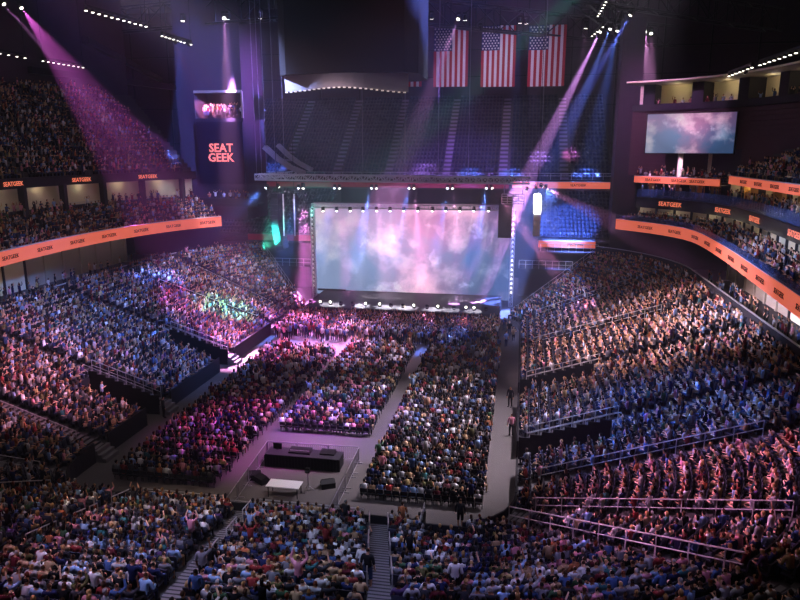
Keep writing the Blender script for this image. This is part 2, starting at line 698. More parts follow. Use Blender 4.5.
for side, C, nrow, rise in (('right', RMEZ, 4, 0.28), ('left', LMEZ, 7, 0.42)):
    L = curve_len(C)
    far = C[-1]
    texts = [u for u in np.arange(4.2, L - 1.5, 5.2 if side == 'left' else 5.0)]
    ribbon(C, 11.0, 12.25, 'ribbon_display', 'long curved orange ribbon display on the front of the %s balcony' % side, texts, text_h=0.52)
    slab = MB()
    bottom = p3(C, 11.0)
    back = p3(offset(C, 7.5), 11.0)
    slab.sheet(bottom, back)
    for k in range(nrow):
        z = 11.25 + rise * k
        a, b = offset(C, 0.25 + 0.86 * k), offset(C, 0.25 + 0.86 * (k + 1))
        slab.sheet(p3(a, z), p3(b, z))
        slab.sheet(p3(a, z - rise if k else 11.0), p3(a, z))
        cur = resample(offset(C, 0.25 + 0.86 * k + 0.5), 0.52)
        nn = normals(cur)
        for i, (p, q) in enumerate(zip(cur, nn)):
            if i % 17 in (0, 1):
                continue
            BALCONY_SEATS.append((p[0], p[1], z, -q[0], -q[1], 'm' + side))
    dk = 0.25 + 0.86 * nrow
    zt = 11.25 + rise * (nrow - 1)
    slab.sheet(p3(offset(C, dk), zt), p3(offset(C, 7.5), zt))
    struct(slab.build('balcony_' + side, M_TAN), 'concrete %s balcony with seat steps' % side, 'balcony')
    # glass rail on the ribbon
    if side == 'right':
        g = MB()
        g.band([tuple(p) for p in C], 12.33, 12.9, [tuple(q) for q in normals(C)], 0.03)
        tag(g.build('glass_rail', M_GLASS), 'blue glass rail on top of the right balcony ribbon', 'glass rail')

# concourse behind and above the lower bowl on both sides
for side, C, w in (('right', RMEZ, 22.6), ('left', LMEZ, -50.4)):
    sgn = 1 if side == 'right' else -1
    xin = 0.4 + 18.3 if side == 'right' else -28.2 - 18.3
    mb = MB()
    mb.face(((xin, 18, 6.6), (xin + sgn * 5.5, 18, 6.6), (xin + sgn * 5.5, 80, 6.6), (xin, 80, 6.6)))
    struct(mb.build('concourse_' + side, M_TERRACE), 'concourse floor behind the %s lower seats' % side, 'concourse')
    mb = MB()
    x = xin + sgn * 4.6
    y = 22
    while y < 78:
        mb.box((x, y + 1.45, 8.8), (0.2, 2.9, 4.4), 0 if y < 61 else 2)
        mb.box((x - sgn * 0.1, y + 2.98, 8.8), (0.35, 0.18 if y < 61 else 0.3, 4.4), 1 if y < 61 else 2)
        y += 3.1
    struct(mb.build('wall_concourse_' + side, [M_CREAM, M_DARK, M_TAN]), 'cream concourse wall under the %s balcony' % side, 'wall')
    mb = MB()
    pts = [(xin - sgn * 0.05, yy) for yy in np.arange(30, 79, 3)]
    fseg = [q for q in SEGS if q[0] == ('rf' if side == 'right' else 'lf')][0]
    pts += [seg_point(fseg, an if side == 'right' else 180 - an, 18.3)[0] for an in range(2, 53, 5)]
    mb.band(pts, 6.2, 8.0 if side == 'right' else 7.3, [tuple(q) for q in normals(np.array(pts))], 0.12)
    mb.band(pts, 8.0 if side == 'right' else 7.3, 8.08 if side == 'right' else 7.38, [tuple(q) for q in normals(np.array(pts))], 0.14, 1)
    struct(mb.build('wall_bowl_top_' + side, [M_DARK, M_RAIL]), 'dark parapet behind the top row on the %s' % side, 'wall')
    for yy in np.arange(33, 80, 6.5):
        lamp('POINT', 'concourse_light', (xin + sgn * 2.0, yy, 10.6), (90 if yy < 55 else 16) if side == 'left' else 14, (1.0, 0.86, 0.64), size=0.2)

# ------------------------------------------------------------------ right side above the balcony
RB = RMEZ
FASC = offset(RB, 3.7)
mb = MB()
mb.sheet(p3(offset(RB, 4.5), 11.0), p3(offset(RB, 4.5), 13.7))
struct(mb.build('wall_suite_right', M_CREAM), 'cream back wall of the right balcony', 'wall')
cur = resample(offset(RB, 4.42), 2.6)
mb = MB()
for p, q in zip(cur, normals(cur)):
    mb.box((p[0], p[1], 12.3), (0.22, 0.22, 2.7), 0, Matrix.Rotation(math.atan2(q[1], q[0]), 3, 'Z'))
struct(mb.build('trim_suite_right', M_DARK), 'dark posts along the cream balcony wall', 'trim')


def fascia(curve, z0, z1, spots, label, name='fascia_sign_band', th=0.3, h=0.75):
    n = normals(curve)
    t = thing(name, label, 'sign', (curve[0][0], curve[0][1], z0), 'dark fascia bands with lit signs')
    m = MB()
    m.band([tuple(p) for p in curve], z0, z1, [tuple(q) for q in n], th)
    m.build('dark_band', M_FASCIA, t)
    for (x, y, zz) in spots:
        i = int(np.argmin(np.linalg.norm(curve - np.array([x, y]), axis=1)))
        nx, ny = n[i]
        o = text_mesh('lit_word', 'SEATGEEK', h, M_SIGN, bold=0.006, depth=0.01)
        face_on(o, (curve[i][0] - nx * 0.12, curve[i][1] - ny * 0.12, zz), (-nx, -ny, 0), t)
    return t


def on_curve(curve, u, v, zz):
    """where along the curve the pixel column u falls"""
    P = proj(np.c_[curve, np.full(len(curve), zz)])
    i = int(np.argmin(np.abs(P[:, 0] - u)))
    return (curve[i][0], curve[i][1], zz)


FASC_F = resample(FASC, 0.4)
fascia(FASC_F, 13.65, 14.95, [on_curve(FASC_F, u, 0, 14.3) for u in (671, 724, 755, 795)], 'dark curved fascia with small lit signs above the right balcony')
mb = MB()
mb.sheet(p3(FASC, 14.95), p3(offset(RB, 8.6), 14.95))
mb.sheet(p3(FASC, 13.65), p3(offset(RB, 8.6), 13.65))
struct(mb.build('club_floor_right', M_TERRACE), 'club level floor on the right', 'floor')
g = MB()
gc = offset(RB, 3.78)
g.band([tuple(p) for p in gc], 14.98, 16.0, [tuple(q) for q in normals(gc)], 0.03)
tag(g.build('glass_rail', M_GLASS), 'blue glass rail of the club level above the dark sign fascia', 'glass rail')
M_WOOD = mat('amber_wood', S(196, 140, 74), 0.5, noise=0.15, nscale=1.5)
cw = resample(offset(RB, 8.4), 1.5)
mb = MB()
for i, (a, b) in enumerate(zip(cw[:-1], cw[1:])):
    mb.sheet(((*a, 14.95), (*b, 14.95)), ((*a, 17.6), (*b, 17.6)), [0, 1, 2, 1][i % 4])
struct(mb.build('wall_club_right', [M_WOOD, M_DARK, M_CREAM]), 'amber and dark club wall behind the glass rail', 'wall')
cc = resample(offset(RB, 6.6), 6.5)
mb = MB()
for p in cc:
    mb.box((p[0], p[1], 16.2), (0.7, 0.7, 2.6))
struct(mb.build('club_pillars', M_WOOD), 'warm club level pillars', 'pillar')
for p in resample(offset(RB, 6.0), 1.15)[4:]:
    q = RNG.random()
    if q < 0.75:
        BALCONY_SEATS.append((p[0], p[1], 14.97, -0.9, 0.2, 'club'))
for p in resample(offset(RB, 4.7), 0.8)[4:]:
    if RNG.random() < 0.8:
        BALCONY_SEATS.append((p[0], p[1], 14.97, -0.9, 0.3, 'club'))

for i, p in enumerate(resample(offset(RB, 6.9), 5.0)[3:]):
    lamp('POINT', 'club_light', (p[0], p[1], 16.9), 32, (1.0, 0.72, 0.36), size=0.2)
for i, p in enumerate(resample(offset(RB, 3.4), 5.0)[3:]):
    lamp('POINT', 'suite_light', (p[0], p[1], 13.4), 14, (1.0, 0.86, 0.66), size=0.15)

# upper right tier
UR = np.array([(22.0, y) if y > 40 else (22.0, y) for y in np.arange(36.0, 83.1, 1.5)])
UR[:, 0] = 22.7 - np.clip((50 - UR[:, 1]) / 14, 0, 1) * 1.2
ribbon(UR, 17.2, 18.05, 'ribbon_display', 'short orange ribbon display below the upper right tier', np.arange(18, curve_len(UR) - 1, 4.6), text_h=0.5)
mb = MB()
for k in range(10):
    z = 18.0 + 0.5 * k
    a, b = offset(UR, 0.25 + 0.82 * k), offset(UR, 0.25 + 0.82 * (k + 1))
    mb.sheet(p3(a, z), p3(b, z))
    mb.sheet(p3(a, z - 0.5), p3(a, z))
    for p in resample(offset(UR, 0.25 + 0.82 * k + 0.5), 0.52):
        if p[1] < 83.5 - k * 2.3:
            BALCONY_SEATS.append((p[0], p[1], z, -0.75, 0.65, 'uright'))
mb.sheet(p3(offset(UR, 0), 17.2), p3(offset(UR, 8.4), 17.2))
struct(mb.build('tier_upper_right', M_TERRACE), 'upper right seat tier', 'terrace')
M_LOUVRE = mat('maroon_louvre', S(74, 48, 52), 0.7, noise=0.1, nscale=0.8)
mb = MB()
LOFT = smooth_curve([(14.0, 97.5), (19.5, 94.5), (24.2, 90.0), (27.5, 83), (29.5, 73), (30.5, 60), (31.0, 44)])
for j in range(15):
    z = 17.6 + j * 0.55
    mb.band([tuple(p) for p in offset(LOFT, 0.0)], z, z + 0.44, [tuple(q) for q in normals(LOFT)], 0.2)
    mb.band([tuple(p) for p in offset(LOFT, 0.15)], z + 0.44, z + 0.55, [tuple(q) for q in normals(LOFT)], 0.1)
struct(mb.build('wall_loft_right', M_LOUVRE), 'dark louvred wall behind the upper right tier', 'wall')
# loft suites
LF = resample(LOFT, 1.0)
mb = MB()
nl = normals(LF)
bk = offset(LF, 2.6)
mb.sheet(p3(offset(LF, -0.3), 25.85), p3(bk, 25.85), 2)
mb.sheet(p3(bk, 25.85), p3(bk, 29.2), 0)
mb.sheet(p3(offset(LF, -3.0), 29.2), p3(bk, 29.2), 1)
mb.band([tuple(p) for p in offset(LF, -3.0)], 29.2, 29.42, [tuple(q) for q in nl], 0.2, 3)
mb.sheet(p3(offset(LF, -2.8), 29.42), p3(bk, 29.42), 2)
struct(mb.build('wall_loft_suites', [M_CREAM, M_TAN, M_DARK, M_CREAM]), 'cream lit loft suites under a curved soffit', 'wall')
mb = MB()
for i in range(2, len(LF) - 1, 6):
    p, q = LF[i], nl[i]
    mb.box((p[0] + q[0] * 1.2, p[1] + q[1] * 1.2, 27.5), (2.6, 1.5, 3.3), 0, Matrix.Rotation(math.atan2(q[1], q[0]), 3, 'Z'))
struct(mb.build('loft_piers', M_DARK), 'dark piers between the loft suites', 'pillar')
mb = MB()
mb.band([tuple(p) for p in offset(LF, -0.2)], 25.85, 26.7, [tuple(q) for q in nl], 0.1)
struct(mb.build('trim_loft', M_DARK), 'dark parapet of the loft suites', 'trim')
for i in range(3, len(LF) - 10):
    if RNG.random() < 0.62:
        p, q = LF[i], nl[i]
        BALCONY_SEATS.append((p[0] + q[0] * 0.4, p[1] + q[1] * 0.4, 25.87, -q[0], -q[1], 'loft'))
for i in range(4, len(LF), 6):
    p, q = LF[min(i + 1, len(LF) - 1)], nl[min(i + 1, len(LF) - 1)]
    lamp('POINT', 'suite_light', (p[0] + q[0] * 1.0, p[1] + q[1] * 1.0, 28.7), 45, (1.0, 0.82, 0.5), size=0.25)

# small balcony with ribbon in the far right corner
ca, cb = at_y(634, 181, 95), at_y(718, 187, 86)
cz = (ca.z + cb.z) / 2
CB = resample(np.array([(ca.x, ca.y), ((ca.x + cb.x) / 2 + 0.5, (ca.y + cb.y) / 2 + 0.5), (cb.x, cb.y)]), 0.8)
ribbon(CB, cz - 0.05, cz + 0.75, 'ribbon_display', 'short orange ribbon display under the cloud screen in the far right corner', (2.8, 6.4, 9.2), text_h=0.5)
mb = MB()
mb.sheet(p3(CB, cz), p3(offset(CB, 3.5), cz))
mb.sheet(p3(offset(CB, 0.3), cz + 0.3), p3(offset(CB, 3.5), cz + 0.3))
mb.sheet(p3(offset(CB, 3.5), cz - 2.5), p3(offset(CB, 3.5), 21))
struct(mb.build('balcony_corner', M_WALL), 'corner balcony below the side screen', 'balcony')
for p in resample(offset(CB, 0.8), 0.55):
    BALCONY_SEATS.append((p[0], p[1], cz + 0.3, -0.6, -0.4, 'corner'))
for p in resample(offset(CB, 1.7), 0.6):
    if RNG.random() < 0.7:
        BALCONY_SEATS.append((p[0], p[1], cz + 0.5, -0.6, -0.4, 'corner'))
for u in (682, 713):
    q = at_y(u, 165, 90.5)
    mb = MB()
    mb.box((q.x, q.y + 1.2, cz + 2), (0.55, 0.5, 4.0))
    struct(mb.build('pillar_corner', M_CREAM), 'cream pillar below the side screen', 'pillar')


# ------------------------------------------------------------------ cloud pictures on the screens
def cloud_material(name, strength, scale, seed):
    m = bpy.data.materials.new(name)
    m.use_nodes = True
    nt = m.node_tree
    N, Lk = nt.nodes.new, nt.links.new
    b = nt.nodes['Principled BSDF']
    b.inputs['Base Color'].default_value = (0.01, 0.01, 0.012, 1)
    b.inputs['Roughness'].default_value = 0.5
    tc = N('ShaderNodeTexCoord')
    mp = N('ShaderNodeMapping')
    mp.inputs['Location'].default_value = (seed, seed * .7, 0)
    mp.inputs['Scale'].default_value = (2.1, 1.0, 1)
    Lk(tc.outputs['UV'], mp.inputs['Vector'])
    sep = N('ShaderNodeSeparateXYZ')
    Lk(tc.outputs['UV'], sep.inputs[0])
    big = N('ShaderNodeTexNoise')
    big.inputs['Scale'].default_value = scale * 1.4
    big.inputs['Detail'].default_value = 9
    big.inputs['Roughness'].default_value = 0.56
    big.inputs['Distortion'].default_value = 0.1
    Lk(mp.outputs[0], big.inputs['Vector'])
    fine = N('ShaderNodeTexNoise')
    fine.inputs['Scale'].default_value = scale * 2.3
    fine.inputs['Detail'].default_value = 10
    fine.inputs['Roughness'].default_value = 0.6
    fine.inputs['Distortion'].default_value = 0.25
    Lk(mp.outputs[0], fine.inputs['Vector'])
    av = N('ShaderNodeMath'); av.operation = 'ADD'
    vo = N('ShaderNodeTexVoronoi')
    vo.feature = 'SMOOTH_F1'
    vo.inputs['Scale'].default_value = scale * 3.2
    vo.inputs['Smoothness'].default_value = 0.25
    vo.inputs['Detail'].default_value = 5
    vo.inputs['Roughness'].default_value = 0.55
    wv = N('ShaderNodeVectorMath'); wv.operation = 'MULTIPLY_ADD'
    Lk(fine.outputs['Color'], wv.inputs[0]); wv.inputs[1].default_value = (0.35, 0.35, 0.0); Lk(mp.outputs[0], wv.inputs[2])
    Lk(wv.outputs[0], vo.inputs['Vector'])
    pf = N('ShaderNodeMapRange')
    pf.inputs['From Min'].default_value = 0.1; pf.inputs['From Max'].default_value = 0.85
    pf.inputs['To Min'].default_value = 0.74; pf.inputs['To Max'].default_value = 0.22
    Lk(vo.outputs['Distance'], pf.inputs['Value'])
    hm = N('ShaderNodeMix'); hm.inputs[0].default_value = 0.55
    Lk(fine.outputs['Fac'], hm.inputs[2]); Lk(pf.outputs[0], hm.inputs[3])
    Lk(big.outputs['Fac'], av.inputs[0]); Lk(hm.outputs[0], av.inputs[1])
    cs = N('ShaderNodeMapRange')
    cs.inputs['From Min'].default_value = 0.80; cs.inputs['From Max'].default_value = 1.18
    Lk(av.outputs[0], cs.inputs['Value'])
    bx = N('ShaderNodeMath'); bx.operation = 'MULTIPLY_ADD'
    Lk(sep.outputs['X'], bx.inputs[0]); bx.inputs[1].default_value = -0.42
    Lk(cs.outputs[0], bx.inputs[2])
    cl = N('ShaderNodeMath'); cl.operation = 'ADD'; cl.use_clamp = True
    Lk(bx.outputs[0], cl.inputs[0]); cl.inputs[1].default_value = 0.37
    # blue-grey cloud base to white
    r1 = N('ShaderNodeValToRGB')
    e = r1.color_ramp.elements
    e[0].position, e[0].color = 0.05, (*S(70, 100, 148), 1)
    e[1].position, e[1].color = 0.85, (*S(226, 232, 250), 1)
    k = e.new(0.4)
    k.color = (*S(150, 172, 214), 1)
    Lk(cl.outputs[0], r1.inputs['Fac'])
    # pink
    r2 = N('ShaderNodeValToRGB')
    e = r2.color_ramp.elements
    e[0].position, e[0].color = 0.05, (*S(164, 100, 150), 1)
    e[1].position, e[1].color = 0.85, (*S(255, 238, 246), 1)
    k = e.new(0.42)
    k.color = (*S(236, 178, 214), 1)
    Lk(cl.outputs[0], r2.inputs['Fac'])
    # where it is pink: upper part and a diagonal streak through the middle
    dx = N('ShaderNodeMath'); dx.operation = 'SUBTRACT'
    Lk(sep.outputs['X'], dx.inputs[0]); dx.inputs[1].default_value = 0.56
    dd = N('ShaderNodeMath'); dd.operation = 'ABSOLUTE'
    Lk(dx.outputs[0], dd.inputs[0])
    st = N('ShaderNodeMapRange')
    st.inputs['From Min'].default_value = 0.02; st.inputs['From Max'].default_value = 0.3
    st.inputs['To Min'].default_value = 0.75; st.inputs['To Max'].default_value = 0.0
    Lk(dd.outputs[0], st.inputs['Value'])
    up = N('ShaderNodeMapRange')
    up.inputs['From Min'].default_value = 0.42; up.inputs['From Max'].default_value = 0.85
    up.inputs['To Min'].default_value = 0.0; up.inputs['To Max'].default_value = 0.55
    Lk(sep.outputs['Y'], up.inputs['Value'])
    ad = N('ShaderNodeMath'); ad.operation = 'ADD'
    Lk(st.outputs[0], ad.inputs[0]); Lk(up.outputs[0], ad.inputs[1])
    nb = N('ShaderNodeMapRange')
    nb.inputs['From Min'].default_value = 0.35; nb.inputs['From Max'].default_value = 0.65
    nb.inputs['To Min'].default_value = -0.35; nb.inputs['To Max'].default_value = 0.4
    Lk(big.outputs['Fac'], nb.inputs['Value'])
    a2 = N('ShaderNodeMath'); a2.operation = 'ADD'; a2.use_clamp = True
    Lk(ad.outputs[0], a2.inputs[0]); Lk(nb.outputs[0], a2.inputs[1])
    mx = N('ShaderNodeMix'); mx.data_type = 'RGBA'
    Lk(a2.outputs[0], mx.inputs['Factor']); Lk(r1.outputs[0], mx.inputs['A']); Lk(r2.outputs[0], mx.inputs['B'])
    # bright heart of the picture
    g = N('ShaderNodeTexGradient'); g.gradient_type = 'SPHERICAL'
    mg = N('ShaderNodeMapping'); mg.inputs['Location'].default_value = (-0.56 * 2.2, -0.6 * 1.5, 0); mg.inputs['Scale'].default_value = (2.2, 1.5, 1)
    Lk(tc.outputs['UV'], mg.inputs['Vector']); Lk(mg.outputs[0], g.inputs['Vector'])
    br = N('ShaderNodeMapRange'); br.inputs['To Min'].default_value = 0.78 * strength; br.inputs['To Max'].default_value = 1.9 * strength
    Lk(g.outputs['Fac'], br.inputs['Value'])
    Lk(mx.outputs['Result'], b.inputs['Emission Color'])
    Lk(br.outputs[0], b.inputs['Emission Strength'])
    return m


def screen(name, label, bl, br_, h, material, depth=0.35):
    """LED screen: bottom-left and bottom-right corners in plan, height h; picture + frame"""
    bl, br_ = Vector(bl), Vector(br_)
    t = thing(name, label, 'screen', tuple(bl))
    me = bpy.data.meshes.new('picture')
    up = Vector((0, 0, h))
    P = [bl, br_, br_ + up, bl + up]
    me.from_pydata([tuple(p - bl) for p in P], [], [(0, 1, 2, 3)])
    uv = me.uv_layers.new(name='UVMap')
    for i, c in enumerate(((0, 0), (1, 0), (1, 1), (0, 1))):
        uv.data[i].uv = c
    me.materials.append(material)
    o = bpy.data.objects.new('picture', me)
    COL.objects.link(o)
    o.parent = t
    d = (br_ - bl).normalized()
    n = d.cross(Vector((0, 0, 1)))      # towards the viewer side
    back = -n if n.y < 0 else n
    m = MB()
    ang = math.atan2(d.y, d.x)
    q = Matrix.Rotation(ang, 3, 'Z')
    mid = (bl + br_) / 2
    W = (br_ - bl).length
    off = back * (depth / 2 + 0.02)
    m.box(tuple(mid + off + up / 2), (W, depth, h), 0, q)
    m.build('cabinet', M_SPK, t)
    m = MB()
    for zz in (0, h):
        m.box(tuple(mid + off + Vector((0, 0, zz))), (W + 0.3, depth, 0.16), 0, q)
    for e_ in (bl, br_):
        m.box(tuple(e_ + off + up / 2), (0.16, depth, h), 0, q)
    m.build('frame', M_STEEL, t)
    return t


sl, sr = at_y(645, 153, 93), at_y(733, 153, 88)
screen('side_screen', 'wide screen with pink and blue clouds hung in the upper right corner', (sl.x, sl.y, 20.5), (sr.x, sr.y, 20.5), 4.75, cloud_material('side_picture', 0.62, 1.0, 3.3))

# ------------------------------------------------------------------ left side above the balcony
LB = LMEZ
LW = offset(LB, 6.5)
mb = MB()
i = 0
cl = resample(LW, 1.0)
mb.sheet(p3(cl, 13.9), p3(cl, 17.2), 0)
mb.sheet(p3(offset(LB, 6.3), 13.8), p3(offset(LB, 6.3), 14.7), 1)
struct(mb.build('wall_suite_left', [M_CREAM, M_DARK]), 'cream back wall of the left suites', 'wall')
mb = MB()
for j, (p, q) in enumerate(zip(cl, normals(cl))):
    if j % 6 in (0,):
        mb.box((p[0] - q[0] * 0.8, p[1] - q[1] * 0.8, 15.6), (0.7, 0.5, 3.2), 0, Matrix.Rotation(math.atan2(q[1], q[0]), 3, 'Z'))
struct(mb.build('trim_suite_left', M_DARK), 'dark piers between the left suites', 'trim')
for j, (p, q) in enumerate(zip(cl, normals(cl))):
    if j % 6 != 0 and RNG.random() < 0.75:
        BALCONY_SEATS.append((p[0] - q[0] * 1.2, p[1] - q[1] * 1.2, 14.1, -q[0], -q[1], 'suite'))
    if j % 6 == 3 and 34 < p[1] < 84:
        lamp('POINT', 'suite_light', (p[0] - q[0] * 0.7, p[1] - q[1] * 0.7, 16.9), 16, (1.0, 0.88, 0.68), size=0.2)
mb = MB()
rc = resample(offset(LB, 6.15), 1.5)
for z in (14.75, 14.95):
    mb.path([(p[0], p[1], z) for p in rc], 0.03, 5)
tag(mb.build('suite_rail', M_RAIL), 'thin pale rail in front of the left suites', 'rail')
LFA = resample(offset(LB, 5.4), 0.4)
fascia(LFA, 17.05, 18.1, [on_curve(LFA, u, 0, 17.55) for u in (12, 80, 148)], 'dark curved fascia with three lit signs above the left suites', h=0.62)
UL = offset(LB, 5.5)
mb = MB()
mb.sheet(p3(UL, 17.05), p3(offset(UL, 16), 17.05))
for k in range(20):
    z = 18.0 + 0.56 * k
    a, b = offset(UL, 0.25 + 0.8 * k), offset(UL, 0.25 + 0.8 * (k + 1))
    mb.sheet(p3(a, z), p3(b, z))
    mb.sheet(p3(a, z - 0.56), p3(a, z))
    cur = resample(offset(UL, 0.25 + 0.8 * k + 0.5), 0.52)
    for i, (p, q) in enumerate(zip(cur, normals(cur))):
        if p[1] > 42 and p[1] < 87 + 0.3 * k and i % 18 not in (0, 1) and RNG.random() < 0.95:
            BALCONY_SEATS.append((p[0], p[1], z, -q[0], 0.5, 'uleft'))
struct(mb.build('tier_upper_left', M_TERRACE), 'upper left seat tier', 'terrace')
mb = MB()
wl = offset(UL, 16.5)
mb.sheet(p3(wl, 17), p3(wl, 46))
struct(mb.build('wall_upper_left', M_WALL), 'dark wall above the upper left seats', 'wall')
# projecting dark beam edges over the upper left tier
for (u0, v0, u1, v1, z) in ((30, 70, 178, 88, 31.0), (85, 40, 180, 90, 34.0)):
    a, b = at_z(u0, v0, z), at_z(u1, v1, z)
    mb = MB()
    mb.bar(a, b, 0.8, 0.8)
    struct(mb.build('roof_beam', M_STEEL), 'dark roof beam', 'beam')

# far left: dark wall with the signboard and a lit loge
YT = 93.0
ta, tb = at_y(184, 200, YT), at_y(247, 200, YT)
mb = MB()
zt, zb = at_y(245, 91, YT).z, 11.0
lo0, lo1 = at_y(194, 92, YT), at_y(243, 118, YT)
mb.box(((ta.x + tb.x) / 2, YT + 4.0, (zb + lo1.z) / 2), (tb.x - ta.x, 8.0, lo1.z - zb))
mb.box(((ta.x + tb.x) / 2, YT + 4.0, (lo0.z + 44) / 2), (tb.x - ta.x, 8.0, 44 - lo0.z))
mb.box(((ta.x + lo0.x) / 2, YT + 4.0, (lo0.z + lo1.z) / 2), (lo0.x - ta.x, 8.0, lo0.z - lo1.z))
mb.box(((tb.x + lo1.x) / 2, YT + 4.0, (lo0.z + lo1.z) / 2), (tb.x - lo1.x, 8.0, lo0.z - lo1.z))
mb.box(((ta.x + tb.x) / 2, YT + 6.0, (lo0.z + lo1.z) / 2), (tb.x - ta.x, 4.0, lo0.z - lo1.z))
struct(mb.build('wall_sign_tower', M_WALL), 'dark wall carrying the big lit sign', 'wall')
m = MB()
m.box(((lo0.x + lo1.x) / 2, YT - 0.1, lo0.z), (lo1.x - lo0.x, 0.25, 0.35))
m.box((lo1.x, YT - 0.1, (lo0.z + lo1.z) / 2), (0.25, 0.25, lo0.z - lo1.z))
struct(m.build('trim_loge', M_TAN), 'pale frame of the loge opening', 'trim')
for k in range(2):
    for x in np.arange(lo0.x + 0.6, lo1.x - 0.4, 0.5):
        if RNG.random() < 0.62:
            BALCONY_SEATS.append((x, YT + 0.7 + k * 0.7, lo1.z + 0.2 + k * 0.25, 0.3, -1, 'loge'))
lamp('POINT', 'loge_light', ((lo0.x + lo1.x) / 2, YT + 1.5, lo0.z - 0.5), 30, (1, 0.85, 0.7), size=0.3)
b0, b1 = at_y(196, 122, YT - 0.4), at_y(245, 184, YT - 0.4)
t = thing('signboard', 'big dark signboard with stacked orange letters on the far left wall', 'signboard', (b0.x, YT - 0.4, b1.z))
m = MB()
m.box(((b0.x + b1.x) / 2, YT - 0.2, (b0.z + b1.z) / 2), (b1.x - b0.x, 0.3, b0.z - b1.z))
m.build('board', mat('sign_board', S(30, 22, 40), 0.5), t)
c0 = at_y(221, 153, YT - 0.4)
M_SIGNBIG = mat('sign_big', S(245, 130, 110), 0.5, emit=S(255, 132, 108), strength=1.05)
for w, dv in (('SEAT', -4.7), ('GEEK', 4.9)):
    q = at_y(221, 153 + dv, YT - 0.4)
    o = text_mesh('lit_word', w, 1.62, M_SIGNBIG, bold=0.03, depth=0.03)
    face_on(o, (q.x, YT - 0.42, q.z), (0, -1, 0), t)

# small crowd shelf left of the stage
for u in range(206, 252, 3):
    if RNG.random() < 0.8:
        q = at_y(u, 195, 91)
        BALCONY_SEATS.append((q.x, 91, q.z - 1.0, 0.4, -0.6, 'shelf'))
q0, q1 = at_y(200, 199, 90.4), at_y(258, 199, 90.4)
mb = MB()
mb.box(((q0.x + q1.x) / 2, 91.5, q0.z - 0.75), (q1.x - q0.x, 2.6, 0.4))
mb.box(((q0.x + q1.x) / 2, 90.3, q0.z - 0.4), (q1.x - q0.x, 0.15, 1.1))
struct(mb.build('balcony_shelf', M_DARK), 'small dark balcony under the signboard wall', 'balcony')

# ------------------------------------------------------------------ far end: empty tiers behind the stage
FAR_SEATS = []
mb = MB()
YF = 104.0
for k in range(21):
    z, y = 16.6 + 0.62 * k, YF + 0.84 * k
    mb.face(((-47, y, z), (13, y, z), (13, y + 0.84, z), (-47, y + 0.84, z)))
    mb.face(((-47, y, z - 0.62), (13, y, z - 0.62), (13, y, z), (-47, y, z)))
    for x in np.arange(-46, 12.6, 0.56):
        if min(abs(x - a) for a in (-37.5, -28.8, -20.5, -11.5, -3.0, 6.0)) > 0.75:
            FAR_SEATS.append((x, y + 0.45, z, 0, -1))
mb.face(((-47, YF, 15.0), (13, YF, 15.0), (13, YF, 16.6), (-47, YF, 16.6)))
mb.face(((-47, YF, 15.0), (13, YF, 15.0), (13, YF + 18, 15.0), (-47, YF + 18, 15.0)))
struct(mb.build('tier_far_end', M_TERRACE), 'empty upper tier behind the stage', 'terrace')
mb = MB()
for a in (-37.5, -28.8, -20.5, -11.5, -3.0, 6.0):
    for k in range(21):
        z, y = 16.6 + 0.62 * k, YF + 0.84 * k
        mb.box((a, y + 0.22, z + 0.155), (1.2, 0.42, 0.31))
struct(mb.build('aisle_steps', mat('far_steps', S(128, 116, 132), 0.8)), 'pale stairs through the empty tier behind the stage', 'steps')
mr = MB()
for z in (17.15, 17.5):
    mr.tube((-47, YF - 0.1, z), (13, YF - 0.1, z), 0.035, 5)
for x in np.arange(-47, 13.1, 1.5):
    mr.tube((x, YF - 0.1, 16.6), (x, YF - 0.1, 17.5), 0.03, 5)
tag(mr.build('handrail', M_RAIL), 'front rail of the empty upper tier behind the stage', 'handrail', 'front rails')
rb = np.array([(x, YF - 0.35) for x in np.arange(-1.5, 13.5, 1.0)])
ribbon(rb, 15.35, 16.25, 'ribbon_display', 'straight orange ribbon display on the far end tier right of the truss', (3.9, 9.5), text_h=0.5)
M_DIMRIB = mat('ribbon_dim', S(120, 40, 50), 0.5, emit=S(150, 44, 56), strength=0.22)
m = MB()
m.box((-24.5, YF - 0.25, 15.6), (45, 0.25, 0.7))
tag(m.build('ribbon_display', M_DIMRIB), 'dim red ribbon display behind the long lighting truss', 'display', 'lit balcony ribbons')
# lower empty tier, right and left of the stage
for (x0, x1, lab) in ((2.6, 13.5, 'right'), (-47, -30.0, 'left')):
    mb = MB()
    for k in range(13):
        z, y = 8.2 + 0.5 * k, 100.6 + 0.82 * k
        mb.face(((x0, y, z), (x1, y, z), (x1, y + 0.82, z), (x0, y + 0.82, z)))
        mb.face(((x0, y, z - 0.5), (x1, y, z - 0.5), (x1, y, z), (x0, y, z)))
        for x in np.arange(x0 + 0.3, x1 - 0.2, 0.56):
            FAR_SEATS.append((x, y + 0.45, z, 0, -1))
    mb.face(((x0, 100.6, 6.8), (x1, 100.6, 6.8), (x1, 112, 6.8), (x0, 112, 6.8)))
    mb.face(((x0, 112, 0), (x1, 112, 0), (x1, 112, 15), (x0, 112, 15)))
    struct(mb.build('tier_far_' + lab, M_TERRACE), 'empty lower tier behind the stage, %s part' % lab, 'terrace')
rb = np.array([(x, 100.3) for x in np.arange(2.6, 10.9, 0.8)])
ribbon(rb, 7.05, 8.0, 'ribbon_display', 'small orange ribbon display beside the stage on the right', (5.2,), text_h=0.5)
m = MB()
m.box((-36, 100.3, 7.6), (12, 0.25, 0.9))
tag(m.build('ribbon_display', M_DIMRIB), 'dim red ribbon display behind the left speaker column', 'display', 'lit balcony ribbons')
